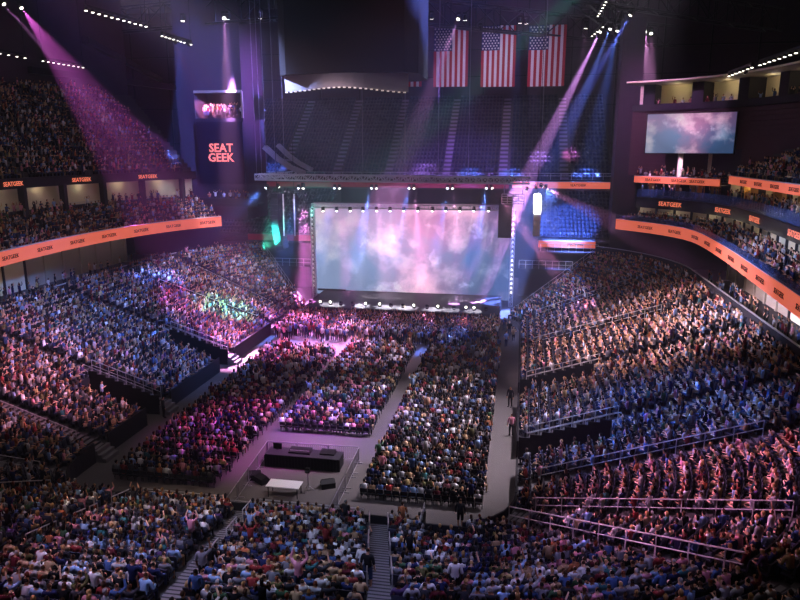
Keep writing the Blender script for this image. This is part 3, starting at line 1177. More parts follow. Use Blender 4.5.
# concourse rails low behind the stage
for (u0, v0, u1, v1, Y, lab) in ((519, 266, 572, 272, 97, 'right'), (262, 266, 318, 266, 97, 'left'), (540, 254, 598, 250, 99, 'right, higher up')):
    a, b = at_y(u0, v0, Y), at_y(u1, v1, Y)
    z = (a.z + b.z) / 2
    mr = MB()
    pts = [(x, Y, z) for x in np.linspace(a.x, b.x, 9)]
    rail_posts(mr, pts, h=1.15, r=0.04)
    t = thing('landing', 'railed metal landing beside the stage, ' + lab, 'landing', ((a.x + b.x) / 2, Y, 0), 'railed landings')
    mr.build('rail', M_RAIL, t)
    mr = MB()
    mr.box(((a.x + b.x) / 2, Y + 1, z - 0.2), (abs(b.x - a.x), 2.2, 0.35))
    mr.box(((a.x + b.x) / 2, Y + 2, z / 2 - 0.2), (abs(b.x - a.x), 0.2, z - 0.4))
    mr.build('platform', M_DARK, t)
# walls
mb = MB()
mb.box((13.9, 101.5, 19), (2.9, 3.0, 38))
struct(mb.build('wall_tower_right', M_WALL), 'dark tower wall at the far right corner', 'wall')
mb = MB()
mb.box((-17, 113.5, 7.5), (62, 0.3, 15))
struct(mb.build('wall_back_lower', M_BLACK), 'black wall behind the stage', 'wall')
mb = MB()
YB = 127.0
mb.box((-15, YB, 24), (170, 0.4, 48), 0)
for x in np.arange(-90, 60, 7.5):
    mb.box((x, YB - 0.3, 32), (0.22, 0.25, 32), 1)
for z in (22, 28.5, 33.5, 38):
    mb.box((-15, YB - 0.3, z), (170, 0.22, 0.2), 1)
struct(mb.build('wall_back', [M_WALL, M_STEEL]), 'dark panelled back wall of the arena', 'wall')
mb = MB()
mb.face(((-90, -5, 46), (60, -5, 46), (60, 128, 46), (-90, 128, 46)))
struct(mb.build('ceiling', M_ROOF))
mb = MB()
mb.box((44, 62, 23), (0.4, 130, 46))
mb.box((-78, 62, 23), (0.4, 130, 46))
mb.box((-17, -4, 23), (122, 0.4, 46))
struct(mb.build('wall_outer', M_ROOF), 'dark outer walls', 'wall')

# ------------------------------------------------------------------ stage
SX0, SX1, SY0, SY1, SZ = -27.0, -2.3, 80.3, 91.2, 1.55
t = thing('stage', 'low black concert stage with hazy deck in front of the big screen', 'stage', ((SX0 + SX1) / 2, 86, 0))
m = MB()
m.box(((SX0 + SX1) / 2, (SY0 + SY1) / 2, SZ - 0.12), (SX1 - SX0, SY1 - SY0, 0.24))
m.build('deck', mat('stage_deck', S(40, 38, 44), 0.7, noise=0.1, nscale=1), t)
m = MB()
m.box(((SX0 + SX1) / 2, SY0 - 0.02, (SZ - 0.25) / 2), (SX1 - SX0, 0.1, SZ - 0.25))
m.box((SX0, (SY0 + SY1) / 2, (SZ - 0.25) / 2), (0.1, SY1 - SY0, SZ - 0.25))
m.box((SX1, (SY0 + SY1) / 2, (SZ - 0.25) / 2), (0.1, SY1 - SY0, SZ - 0.25))
m.build('skirt', M_BLACK, t)
m = MB()
m.box(((SX0 + SX1) / 2, SY0 - 0.1, SZ - 0.14), (SX1 - SX0, 0.08, 0.2))
m.build('front_edge', M_DARK, t)
# low riser walls at the back of the deck
for (u0, u1, v0, v1, lab) in ((318, 346, 289, 300, 'low dark wall at the back left of the stage'), (366, 497, 295, 301, 'long low dark wall across the back of the stage')):
    a, b = at_y(u0, v0, 90.6), at_y(u1, v0, 90.6)
    hz = (a.z + b.z) / 2
    m = MB()
    m.box(((a.x + b.x) / 2, 90.6, (hz + SZ) / 2), (b.x - a.x, 0.3, hz - SZ))
    tag(m.build('stage_flat', M_DARK), lab, 'stage wall', 'stage walls')
# big screen
s0, s1 = at_y(316, 294, 92.2), at_y(510, 300, 92.2)
zb_ = (s0.z + s1.z) / 2
ztop = at_y(412, 204, 92.2).z
screen('stage_screen', 'huge stage screen filled with pink, white and blue clouds', (s0.x, 92.2, zb_), (s1.x, 92.2, zb_), ztop - zb_, cloud_material('stage_picture', 1.05, 1.0, 0.0))


def truss(mb, a, b, w, h, r=0.05, step=1.0):
    """box truss between a and b: four chords and lacing"""
    a, b = Vector(a), Vector(b)
    d = (b - a)
    L = d.length
    d.normalize()
    side = d.cross(Vector((0, 0, 1)))
    if side.length < 0.1:
        side = Vector((1, 0, 0))
    side.normalize()
    up = side.cross(d)
    cs = [side * (sx * w / 2) + up * (sz * h / 2) for sx, sz in ((-1, -1), (1, -1), (1, 1), (-1, 1))]
    for c in cs:
        mb.tube(a + c, b + c, r, 5)
    n = max(2, int(L / step))
    for i in range(n):
        p, q = a + d * (L * i / n), a + d * (L * (i + 1) / n)
        for j in range(4):
            c0, c1 = cs[j], cs[(j + 1) % 4]
            if i % 2:
                c0, c1 = c1, c0
            mb.tube(p + c0, q + c1, r * 0.6, 4, caps=False)
            mb.tube(p + cs[j], p + cs[(j + 1) % 4], r * 0.6, 4, caps=False)


# screen truss over the top and two side towers
ty = 90.9
a, b = at_y(312, 206, ty), at_y(513, 208, ty)
TZ = (a.z + b.z) / 2
mb = MB()
truss(mb, (a.x, ty, TZ), (b.x, ty, TZ), 0.6, 0.55, 0.07, 0.55)
tag(mb.build('screen_truss', M_ALU), 'narrow lighting truss along the top edge of the stage screen', 'truss')
M_BULB = mat('warm_bulb', (1, 1, 1), 0.3, emit=(1.0, 0.86, 0.62), strength=2.2)
for u, lab in ((313.5, 'left'), (512.5, 'right')):
    q = at_y(u, 250, ty)
    t = thing('screen_tower', 'vertical bulb tower at the %s edge of the stage screen' % lab, 'truss', (q.x, ty, 0), 'screen towers')
    m = MB()
    truss(m, (q.x, ty, 0.2), (q.x, ty, TZ - 0.3), 0.5, 0.5, 0.05, 0.6)
    m.build('frame', M_ALU, t)
    for z in np.arange(2.2, TZ - 0.5, 0.62):
        m = MB()
        m.box((q.x, ty - 0.34, z), (0.2, 0.1, 0.24))
        m.build('bulb', M_BULB if (lab == 'right' and z < 7) else mat('bulb_soft', (1, 1, 1), 0.4, emit=(1.0, 0.9, 0.8), strength=0.45), t)


# moving head lamps -----------------------------------------------------------
HEAD_MESH = {}


def moving_head(loc, target, label, group, scale=1.0, lens=None, hang=True, name='moving_head_light'):
    """yoke lamp: base, yoke, head, lens; hangs from a truss (or stands on the deck)"""
    loc = Vector(loc)
    d = (Vector(target) - loc).normalized()
    key = (lens.name if lens else 'off')
    if 'base' not in HEAD_MESH:
        m = MB(); m.box((0, 0, 0.0), (0.36, 0.28, 0.14)); o = m.build('base', M_SPK); HEAD_MESH['base'] = o.data; bpy.data.objects.remove(o)
        m = MB()
        m.box((-0.2, 0, -0.26), (0.06, 0.16, 0.44)); m.box((0.2, 0, -0.26), (0.06, 0.16, 0.44)); m.box((0, 0, -0.06), (0.44, 0.16, 0.06))
        o = m.build('yoke', M_SPK); HEAD_MESH['yoke'] = o.data; bpy.data.objects.remove(o)
        m = MB(); m.tube((0, 0, 0.2), (0, 0, -0.1), 0.13, 10, r2=0.16); m.tube((0, 0, -0.1), (0, 0, -0.26), 0.17, 10, r2=0.18)
        o = m.build('head', M_SPK); HEAD_MESH['head'] = o.data; bpy.data.objects.remove(o)
    if key not in HEAD_MESH:
        m = MB(); m.tube((0, 0, -0.262), (0, 0, -0.285), 0.16, 12)
        o = m.build('lens', lens or M_STEEL); HEAD_MESH[key] = o.data; bpy.data.objects.remove(o)
    t = thing(name, label, 'stage light', tuple(loc), group)
    sg = 1 if hang else -1
    rel = {}
    for part in ('base', 'yoke', 'head', 'lens'):
        me = HEAD_MESH[part if part != 'lens' else key]
        o = bpy.data.objects.new(part, me)
        COL.objects.link(o)
        o.parent = t
        o.scale = (scale,) * 3
        if part in ('base', 'yoke'):
            o.rotation_euler = (0 if hang else math.pi, 0, 0)
            o.location = (0, 0, 0.3 * scale * sg)
        else:
            o.rotation_euler = d.to_track_quat('-Z', 'Y').to_euler()
    return t


def beam(loc, target, color, energy, angle, label, group, scale=1.0, lens=M_LAMP, blend=0.35, size=0.12, head=True, gain=None):
    gain = BEAM_GAIN if gain is None else gain
    if head:
        moving_head(loc, target, label, group, scale, lens)
    loc, target = Vector(loc), Vector(target)
    p = loc + (target - loc).normalized() * 0.42 * scale
    lamp('SPOT', 'spot_beam', p, energy * gain, color, target, size=size, angle=angle, blend=blend)

# ------------------------------------------------------------------ flown rig over the stage
RY = 88.0
ra, rb_ = at_y(257, 179, RY), at_y(530, 182, RY)
RZ = 17.25
mb = MB()
truss(mb, (ra.x, RY, RZ + 0.1), (rb_.x, RY, RZ - 0.15), 1.5, 0.75, 0.085, 0.75)
truss(mb, (ra.x, RY, RZ + 0.1), at_y(300, 173, RY + 5), 1.0, 0.6, 0.07, 0.75)
tag(mb.build('lighting_truss', M_ALU), 'long pale lattice lighting truss flown above the stage screen', 'truss')
PINK, BLUE, VIOLET, WHITE = (1.0, 0.32, 0.72), (0.10, 0.22, 1.0), (0.62, 0.28, 1.0), (1.0, 0.92, 0.95)
NUM = 'first second third fourth fifth sixth seventh eighth ninth tenth eleventh twelfth thirteenth'.split()
for j, u in enumerate((301, 337, 374, 411.5, 450, 489)):
    for side, du in (('left', -2.3), ('right', 2.3)):
        p = at_y(u + du, 187, RY)
        lab = '%s lamp of the %s pair from the left under the long lattice truss' % (side, NUM[j])
        if side == 'left':
            tgt = at_y(u - 18, 262, RY - 9)
            beam(p, tgt, BLUE, 6500 if j in (2, 5) else 3500, 12, lab, 'lamp pairs under the stage truss', 0.9, M_LAMPBLUE)
        else:
            tgt = at_y(u + (10 if j < 5 else 70), 275, RY - 8)
            beam(p, tgt, PINK, 7000 if j in (1, 3, 5) else 4000, 9, lab, 'lamp pairs under the stage truss', 0.9)
p = at_y(267, 187, RY)
beam(p, at_y(232, 216, RY - 5), BLUE, 5500, 16, 'single lamp with a blue beam at the left end of the truss', 'end lamps of the stage truss', 1.0, M_LAMPBLUE)
p = at_y(278, 186, RY)
beam(p, at_y(312, 222, RY), WHITE, 1200, 14, 'single lamp with a white beam near the left end of the truss', 'end lamps of the stage truss', 0.9)
p = at_y(527, 189, RY)
beam(p, at_y(515, 208, RY), WHITE, 1200, 14, 'single lamp near the right end of the truss', 'end lamps of the stage truss', 0.9)
p = at_y(541, 186, RY + 4)
beam(p, at_y(600, 216, RY + 4), PINK, 10000, 16, 'lamp with a pink beam beyond the right end of the truss', 'end lamps of the stage truss', 1.0)
p = at_y(546, 187, RY + 5)
beam(p, at_y(566, 232, RY + 16), BLUE, 2200, 44, 'lamp with a blue beam on the empty seats right of the stage', 'end lamps of the stage truss', 1.0, M_LAMPBLUE)
p = at_y(303, 186, RY - 2)
beam(p, at_y(304, 330, RY - 6), (0.88, 0.22, 0.80), 24000, 10, 'lamp casting the tall pink column left of the screen', 'end lamps of the stage truss', 1.1, size=0.5)
# heads under the screen truss
for j, u in enumerate((323, 336.6, 350, 363, 376.5, 390, 404, 418, 432.6, 446, 460, 474, 488.7)):
    p = at_y(u, 209.5, ty - 0.4)
    tgt = at_y(u + (random.uniform(-26, -4) if u > 400 else random.uniform(-4, 24)), 318, 81)
    beam(p, tgt, (0.92, 0.85, 1.0), 1000, 9, '%s small lamp from the left along the screen top' % NUM[j], 'lamps along the screen top', 1.0, M_LAMPBLUE if j % 2 else M_LAMP)
# uplights standing along the stage front
for j, u in enumerate((311, 321, 331, 341, 353, 366, 380, 391, 403, 414, 427, 438, 454, 466, 474, 486)):
    x = at_y(u, 312, SY0 + 0.7).x
    lit = j in (1, 2, 5, 6, 9, 11, 13, 14)
    lab = '%s lamp standing on the stage front edge, %s' % (ordinal(j + 1), 'lit' if lit else 'unlit')
    moving_head((x, SY0 + 0.7, SZ + 0.55), (x, SY0 - 6, SZ + 3.2), lab, 'lamps on the stage front', 0.9, M_LAMP if lit else None, hang=False)
q = at_z(404, 311, SZ)
lamp('SPOT', 'footlight', (q.x, SY0 + 0.5, SZ + 0.35), 700, (1.0, 0.88, 0.6), (q.x, SY0 + 3.5, SZ), size=0.1, angle=110, blend=0.8)

# black hanging panel and a lattice piece at the right top of the screen
a, b = at_y(499, 197, 90.2), at_y(511, 238, 90.2)
m = MB()
m.box(((a.x + b.x) / 2, 90.2, (a.z + b.z) / 2), (b.x - a.x, 0.4, a.z - b.z))
tag(m.build('hanging_panel', M_SPK), 'tall black panel hanging at the top right of the stage screen', 'panel')
m = MB()
a, b = at_y(502, 194, 89.6), at_y(524, 204, 89.6)
for f in np.linspace(0, 1, 5):
    m.tube((a.x, 89.6, a.z + (b.z - a.z) * f), (b.x, 89.6, a.z + (b.z - a.z) * f), 0.05, 5)
    m.tube((a.x + (b.x - a.x) * f, 89.6, a.z), (a.x + (b.x - a.x) * f, 89.6, b.z), 0.05, 5)
for f in (0.1, 0.9):
    m.tube((a.x + (b.x - a.x) * f, 89.6, a.z), (a.x + (b.x - a.x) * f, 88.3, RZ), 0.04, 5)
tag(m.build('lattice_frame', M_ALU), 'small square lattice frame hung between long truss and screen corner', 'frame')
# haze from the fog machines lies thicker round the stage
m = MB()
m.box((-15.3, 87, 8.4), (40, 17, 16.6))
hz_m = bpy.data.materials.new('stage_haze')
hz_m.use_nodes = True
hn = hz_m.node_tree
hn.nodes.remove(hn.nodes['Principled BSDF'])
hv = hn.nodes.new('ShaderNodeVolumeScatter')
hv.inputs['Density'].default_value = 0.0065
hv.inputs['Anisotropy'].default_value = 0.2
hn.links.new(hv.outputs[0], hn.nodes['Material Output'].inputs['Volume'])
tag(m.build('stage_haze', hz_m), 'thin haze hanging over the stage in front of the screen', 'haze', None, 'stuff')

# roof-truss movers: (pixel, height) -> target pixel on a depth
ROOFZ = 38.2


def roof_pt(u, v, z=ROOFZ):
    return at_z(u, v, z)


for (u0, v0, u1, v1, lab) in ((395, 9, 760, 46, 'right'), (100, 22, 300, 4, 'left')):
    a, b = roof_pt(u0, v0, 39.4), roof_pt(u1, v1, 39.4)
    mb = MB()
    truss(mb, a, b, 1.6, 3.2, 0.16, 4.0)
    struct(mb.build('roof_truss', M_STEEL), 'dark steel roof truss', 'beam')
for (u0, v0, u1, v1) in ((520, -25, 830, 30), (580, -10, 640, 40), (120, -30, 420, -25)):
    mb = MB()
    truss(mb, roof_pt(u0, v0, 41.5), roof_pt(u1, v1, 41.5), 1.8, 3.4, 0.16, 4.5)
    struct(mb.build('roof_truss', M_STEEL), 'dark steel roof truss', 'beam')

ROOF_LAMPS = [
    # u, v, target u, v, targetY, colour, energy, angle, label
    (224, 16, 231, 175, 76, (0.85, 0.35, 0.8), 60000, 9, 'left lamp of the roof pair above the signboard wall'),
    (227.5, 16, 236, 190, 96, (0.6, 0.3, 0.9), 20000, 10, 'right lamp of the roof pair above the signboard wall'),
    (183, 18, 172, 170, 88, BLUE, 30000, 8, 'single roof lamp left of the signboard wall'),
    (260, 15, 268, 120, 100, BLUE, 8000, 12, 'single roof lamp beside the black scoreboard'),
    (432, 15.5, 425, 150, 104, (0.5, 0.2, 0.8), 5000, 12, 'single roof lamp above the partly hidden flag'),
    (459, 17, 398, 175, 82, (0.85, 0.35, 0.85), 26000, 11, 'left lamp of the roof pair above the flag nearest the scoreboard'),
    (465, 17, 470, 170, 104, BLUE, 7000, 12, 'right lamp of the roof pair above the flag nearest the scoreboard'),
    (520, 20, 512, 160, 104, BLUE, 7000, 12, 'left lamp of the roof pair between two flags'),
    (526, 20.5, 540, 160, 108, VIOLET, 5000, 12, 'right lamp of the roof pair between two flags'),
    (586, 25.5, 575, 120, 108, (0.8, 0.2, 0.6), 6000, 10, 'single roof lamp right of the last flag'),
    (618, 28.5, 590, 160, 104, BLUE, 26000, 13, 'single roof lamp near the blue beam'),
    (645, 31, 654, 185, 76, (0.9, 0.35, 0.75), 60000, 9, 'left lamp of the roof pair above the dark corner tower'),
    (651, 31.5, 662, 200, 96, (0.9, 0.35, 0.75), 22000, 9, 'right lamp of the roof pair above the dark corner tower'),
    (632, 12.5, 545, 160, 96, (0.15, 0.2, 1.0), 60000, 11, 'single roof lamp high above the dark corner tower')]
for u, v, tu, tv, tY, c, e, ang, lab in ROOF_LAMPS:
    beam(roof_pt(u, v), at_y(tu, tv, tY), c, e, ang, lab, 'roof truss lamps', 1.5, blend=0.9)

# lamp strips hung from the roof steel
STRIPS = [((86, 10.5), (146, 26.5), 11, 33.0, 'strip with eleven lamps highest at the left of the roof'), ((162, 36), (191, 44.5), 9, 33.0, 'strip with nine lamps beside the signboard wall'),
          ((0, 53.5), (25, 58), 4, 31.5, 'strip with lamps at the left edge of the roof'), ((43, 61), (83, 67.5), 9, 31.5, 'strip with nine lamps above the upper left tier'),
          ((729, 76), (752, 67.5), 7, 29.0, 'strip with lamps under the loft soffit'), ((760, 65), (802, 51), 9, 29.0, 'longer strip with lamps under the loft soffit at the right edge'),
          ((598, 16), (606, 2), 6, 38.5, 'short lamp strip on the roof above the blue beam'), ((592, 36), (603, 27), 5, 37.6, 'short lamp strip at the top of the bright violet beam')]
for (a, b, n, z, lab) in STRIPS:
    p, q = at_z(*a, z), at_z(*b, z)
    t = thing('lamp_strip', lab, 'lamp strip', tuple(p), 'lamp strips in the roof')
    m = MB()
    up = Vector((0, 0, 0.35))
    m.bar(p + up, q + up, 0.3, 0.25)
    for e_ in (p, q):
        m.tube(e_ + up, e_ + Vector((0, 0, max(0.6, 45.9 - e_.z) if z > 30 else 0.5)), 0.05, 5)
    m.build('bar', M_STEEL, t)
    for i in range(n):
        c = p.lerp(q, i / (n - 1))
        m = MB()
        m.tube(c + Vector((0, 0, 0.25)), c, 0.12, 8, 0, r2=0.17)
        l = m.build('lamp_head', M_SPK, t)
        m = MB()
        m.tube(c + Vector((0, 0, 0.0)), c - Vector((0, 0, 0.05)), 0.13, 8)
        l2 = m.build('lens', M_LAMP, t)
        l2.parent = l

# beams from lamps on the strips
p = at_z(601, 30, 37.4)
beam(p, at_y(513, 208, 93), (0.86, 0.36, 1.0), 210000, 6.5, 'lamp at the top of the bright violet beam', 'beam lamps on the strips', 1.3)
beam(at_z(611, 27, 37.4), at_y(538, 208, 93), (0.16, 0.26, 1.0), 45000, 8, 'lamp at the top of the blue beam next to the violet one', 'beam lamps on the strips', 1.3)
p = at_z(70, 67, 31.2)
beam(at_z(2, 2, 38), at_z(290, 322, 1), (0.85, 0.3, 0.8), 26000, 6, 'lamp in the top left corner of the roof with a long pink beam', 'beam lamps on the strips', 1.3)
beam(at_z(20, 6, 38), at_z(262, 335, 1), (0.75, 0.12, 0.62), 30000, 20, 'lamp in the top left corner of the roof with a broad magenta beam', 'beam lamps on the strips', 1.3)
beam(at_z(175, 42, 32.8), at_y(199, 95, 90), PINK, 6000, 8, 'left beam lamp under the nine lamp strip', 'beam lamps on the strips', 1.0)
beam(at_z(188, 44, 32.8), at_y(216, 95, 90), PINK, 6000, 8, 'right beam lamp under the nine lamp strip', 'beam lamps on the strips', 1.0)
beam(at_z(746, 72, 28.8), at_y(712, 118, 84), (0.8, 0.5, 1.0), 900, 16, 'beam lamp under the loft soffit above the side screen', 'beam lamps on the strips', 0.8)

# ------------------------------------------------------------------ colour washes over the seats, thrown from the roof steel
WASH = [
    # source, pixel, Z, colour, energy, angle, label
    ((14, 50, 42), (118, 330), 4, (0.16, 0.30, 1.0), 90000, 24, 'wash lamp throwing blue on the left stand'),
    ((16, 56, 42), (40, 150), 22, (0.16, 0.22, 1.0), 230000, 28, 'wash lamp throwing blue on the upper left tier'),
    ((12, 72, 42), (232, 300), 4, (0.10, 0.95, 0.55), 380000, 8, 'wash lamp throwing green on the far left stand'),
    ((15, 62, 42), (200, 270), 5, (0.66, 0.70, 1.0), 70000, 22, 'wash lamp throwing pale blue on the far left stand'),
    ((13, 44, 42), (15, 350), 6, (1.0, 0.42, 0.72), 72000, 20, 'wash lamp throwing pink on the left edge of the stand'),
    ((8, 44, 42), (262, 440), 0, (0.88, 0.08, 0.85), 42000, 18, 'wash lamp throwing magenta on the floor seats'),
    ((-38, 42, 42), (345, 425), 0, (0.35, 0.18, 1.0), 60000, 18, 'wash lamp throwing violet beside the mixing desk'),
    ((8, 56, 42), (350, 345), 1, (0.85, 0.6, 0.95), 42000, 22, 'wash lamp throwing lilac on the crowd before the stage'),
    ((12, 50, 43), (435, 425), 1, (0.85, 0.74, 0.92), 56000, 34, 'wash lamp throwing soft white on the right floor block'),
    ((-42, 56, 42), (575, 300), 4, (0.36, 0.44, 1.0), 110000, 20, 'wash lamp throwing blue on the far right stand'),
    ((-42, 48, 42), (640, 415), 4, (0.10, 0.26, 1.0), 120000, 15, 'wash lamp throwing blue across the right stand'),
    ((-40, 38, 42), (690, 485), 5, (1.0, 0.38, 0.78), 75000, 16, 'wash lamp throwing pink on the near right corner'),
    ((-44, 52, 42), (655, 340), 4, (1.0, 0.70, 0.84), 150000, 22, 'wash lamp throwing rose on the right stand'),
    ((-44, 46, 42), (760, 262), 12, (0.40, 0.52, 1.0), 90000, 18, 'wash lamp throwing blue on the right balcony'),
    ((-18, 14, 42), (270, 560), 3, (0.46, 0.56, 1.0), 10500, 30, 'wash lamp throwing pale blue on the near end seats'),
    ((-26, 14, 42), (70, 590), 4, (0.9, 0.48, 0.9), 6500, 30, 'wash lamp throwing pink on the near left seats'),
    ((-2, 14, 42), (520, 585), 4, (0.46, 0.40, 1.0), 6500, 26, 'wash lamp throwing violet on the near right seats'),
    ((-30, 20, 42), (170, 520), 1, (1.0, 0.75, 0.6), 9000, 20, 'wash lamp throwing warm white on the front seats of the left end block'),
    ((-14, 84, 38), (450, 150), 22, (0.30, 0.16, 0.9), 26000, 50, 'wash lamp throwing violet on the empty tier behind the stage'),
    ((-14, 96, 38), (150, 130), 26, (0.42, 0.10, 0.75), 30000, 40, 'wash lamp throwing magenta on the far left walls'),
    ((-4, 80, 38), (680, 130), 22, (0.55, 0.25, 0.65), 14000, 40, 'wash lamp throwing violet on the far right walls'),
    ((-6, 92, 36), (490, 58), 33, (0.62, 0.45, 0.75), 2800, 85, 'wash lamp lighting the row of flags'),
]
for src, px, z, c, e, ang, lab in WASH:
    beam(src, at_z(*px, z) if z < 20.5 else at_y(*px, 100), c, e, ang, lab, 'colour wash lamps in the roof', 1.4, blend=0.9, size=0.4, gain=WASH_GAIN)

# ------------------------------------------------------------------ hanging loudspeakers, cables
def line_array(name, label, top, tilt_pts, w, d, material, n):
    """curved column of cabinets along a list of 3D points"""
    t = thing(name, label, 'loudspeaker', tuple(top), 'flown loudspeakers')
    P = [Vector(p) for p in tilt_pts]
    for i in range(n):
        f0, f1 = i / n * (len(P) - 1), (i + 0.94) / n * (len(P) - 1)
        g = lambda f: P[min(int(f), len(P) - 2)].lerp(P[min(int(f), len(P) - 2) + 1], f - min(int(f), len(P) - 2))
        a, b = g(f0), g(f1)
        m = MB()
        dd = b - a
        m.bar(a, b, w, d)
        m.build('cabinet', material, t)
    m = MB()
    m.tube(P[0], (P[0].x, P[0].y, 45.9), 0.04, 5)
    m.build('hoist_cable', M_STEEL, t)
    return t


def arc_pts(pix, Y):
    return [at_y(u, v, Y) for u, v in pix]


line_array('line_array_speaker', 'curved black loudspeaker column hanging left of the stage screen', at_y(277, 193, 89), arc_pts([(277, 193), (277, 215), (279, 232), (283, 249)], 89), 2.3, 1.0, mat('speaker_slate', S(58, 60, 72), 0.6), 12)
line_array('line_array_speaker', 'slim black loudspeaker column beside the left screen edge', at_y(294, 193, 90), arc_pts([(294, 193), (294, 212), (295, 232)], 90), 0.5, 0.8, M_SPK, 10)
line_array('line_array_speaker', 'pale curved loudspeaker array hanging high left of the truss', at_y(264, 147, 90), arc_pts([(265, 147), (277, 158), (290, 167), (304, 173)], 90), 1.2, 0.55, M_GREY, 12)
line_array('line_array_speaker', 'pale curved loudspeaker array just right of a similar one', at_y(278, 145, 92), arc_pts([(278, 145), (288, 155), (299, 163), (312, 170)], 92), 1.0, 0.5, M_GREY, 12)
line_array('line_array_speaker', 'white lit loudspeaker column hanging right of the stage screen', at_y(537, 194, 89), arc_pts([(537.5, 194), (537.5, 210), (536, 236)], 89), 1.1, 0.9, mat('speaker_white', S(226, 222, 220), 0.5), 10)
beam(at_y(536, 188, 86.0), at_y(537.5, 202, 88.5), (1, 0.95, 0.85), 500, 40, 'small lamp shining on the white loudspeaker column', 'end lamps of the stage truss', 0.6)
beam(at_y(260, 250, 86.0), at_y(273, 236, 88.4), (0.05, 1.0, 0.7), 500, 60, 'small lamp shining green on the left loudspeaker column', 'speaker lamps', 0.6)
# two pale strips on the left column edges
m = MB()
for u in (283, 294):
    m.tube(at_y(u, 194, 88.3), at_y(u + 1, 236, 88.3), 0.09, 6)
tag(m.build('lamp_tube', mat('pale_tube', S(230, 226, 224), 0.4)), 'pair of thin pale tubes hanging along the left loudspeaker columns', 'tube')
for j, u in enumerate((257, 262, 267, 276, 285, 363, 405, 438, 468, 540)):
    q = at_y(u, 178, 89.5)
    m = MB()
    m.tube((q.x, q.y, RZ), (q.x, q.y, 45.9), 0.035, 4)
    tag(m.build('hoist_cable', mat('cable_grey', S(120, 116, 126), 0.5)), '%s thin hoist cable from the left, running from truss to roof' % ordinal(j + 1), 'cable', 'hoist cables')

# ------------------------------------------------------------------ black centre scoreboard raised into the roof
YS = 62.0
t = thing('scoreboard', 'huge black scoreboard raised into the roof with a pale curved lower rim', 'scoreboard', (-16, YS, 27))
sa, sb = at_y(275, 80, YS), at_y(416, 80, YS)
m = MB()
cxs, w = (sa.x + sb.x) / 2, (sb.x - sa.x)
prof = [(-0.5, 0.15), (-0.42, 0), (0.42, 0), (0.5, 0.15), (0.5, 0.85), (0.42, 1), (-0.42, 1), (-0.5, 0.85)]
D = 9.0
P = [(cxs + x * w, YS + y * D) for x, y in prof]
z0, z1 = at_y(345, 73, YS).z, 45.9
n = len(P)
for i in range(n):
    a, b = P[i], P[(i + 1) % n]
    m.face(((*a, z0), (*b, z0), (*b, z1), (*a, z1)))
m.face([(*p, z0) for p in reversed(P)])
m.build('body', mat('scoreboard_black', S(12, 11, 14), 0.7), t)
m = MB()
arcp = []
for i in range(13):
    f = i / 12
    uu = 285 + f * 123
    vv = 84 - 8 * math.sin(f * math.pi) + (2.5 if f > 0.7 else 0)
    arcp.append((uu, vv))
up_, lo_ = [], []
for uu, vv in arcp:
    q = at_y(uu, vv, YS + 1.4)
    up_.append((q.x, YS + 1.4 - 1.5 * math.sin((uu - 285) / 123 * math.pi), z0 + 0.02))
    q2 = at_y(uu, 90 + 2.0 * math.cos((uu - 285) / 123 * 2 * math.pi), YS + 1.4)
    lo_.append((q2.x, YS + 1.4 - 1.5 * math.sin((uu - 285) / 123 * math.pi), q2.z))
m.sheet(lo_, up_)
m.sheet([(x, y + 0.3, z) for x, y, z in up_], [(x, y + 0.3, z) for x, y, z in lo_])
m.sheet([(x, y + 0.3, z) for x, y, z in lo_], lo_)
m.build('lower_rim', M_GREY, t)
M_TINY = mat('rim_lamp', (1, 1, 1), 0.4, emit=(1, 0.75, 0.5), strength=0.5)
m = MB()
for i, (x, y, z) in enumerate(lo_):
    for f in (0.2, 0.7):
        if i < len(lo_) - 1:
            a = Vector(lo_[i]).lerp(Vector(lo_[i + 1]), f)
            m.box(tuple(a + Vector((0, -0.05, -0.06))), (0.22, 0.1, 0.1))
m.build('rim_lamp', M_TINY, t)

# ------------------------------------------------------------------ flags
M_RED, M_FWHITE, M_NAVY = mat('flag_red', S(176, 32, 48), 0.8), mat('flag_white', S(228, 222, 226), 0.8), mat('flag_navy', S(38, 44, 96), 0.8)


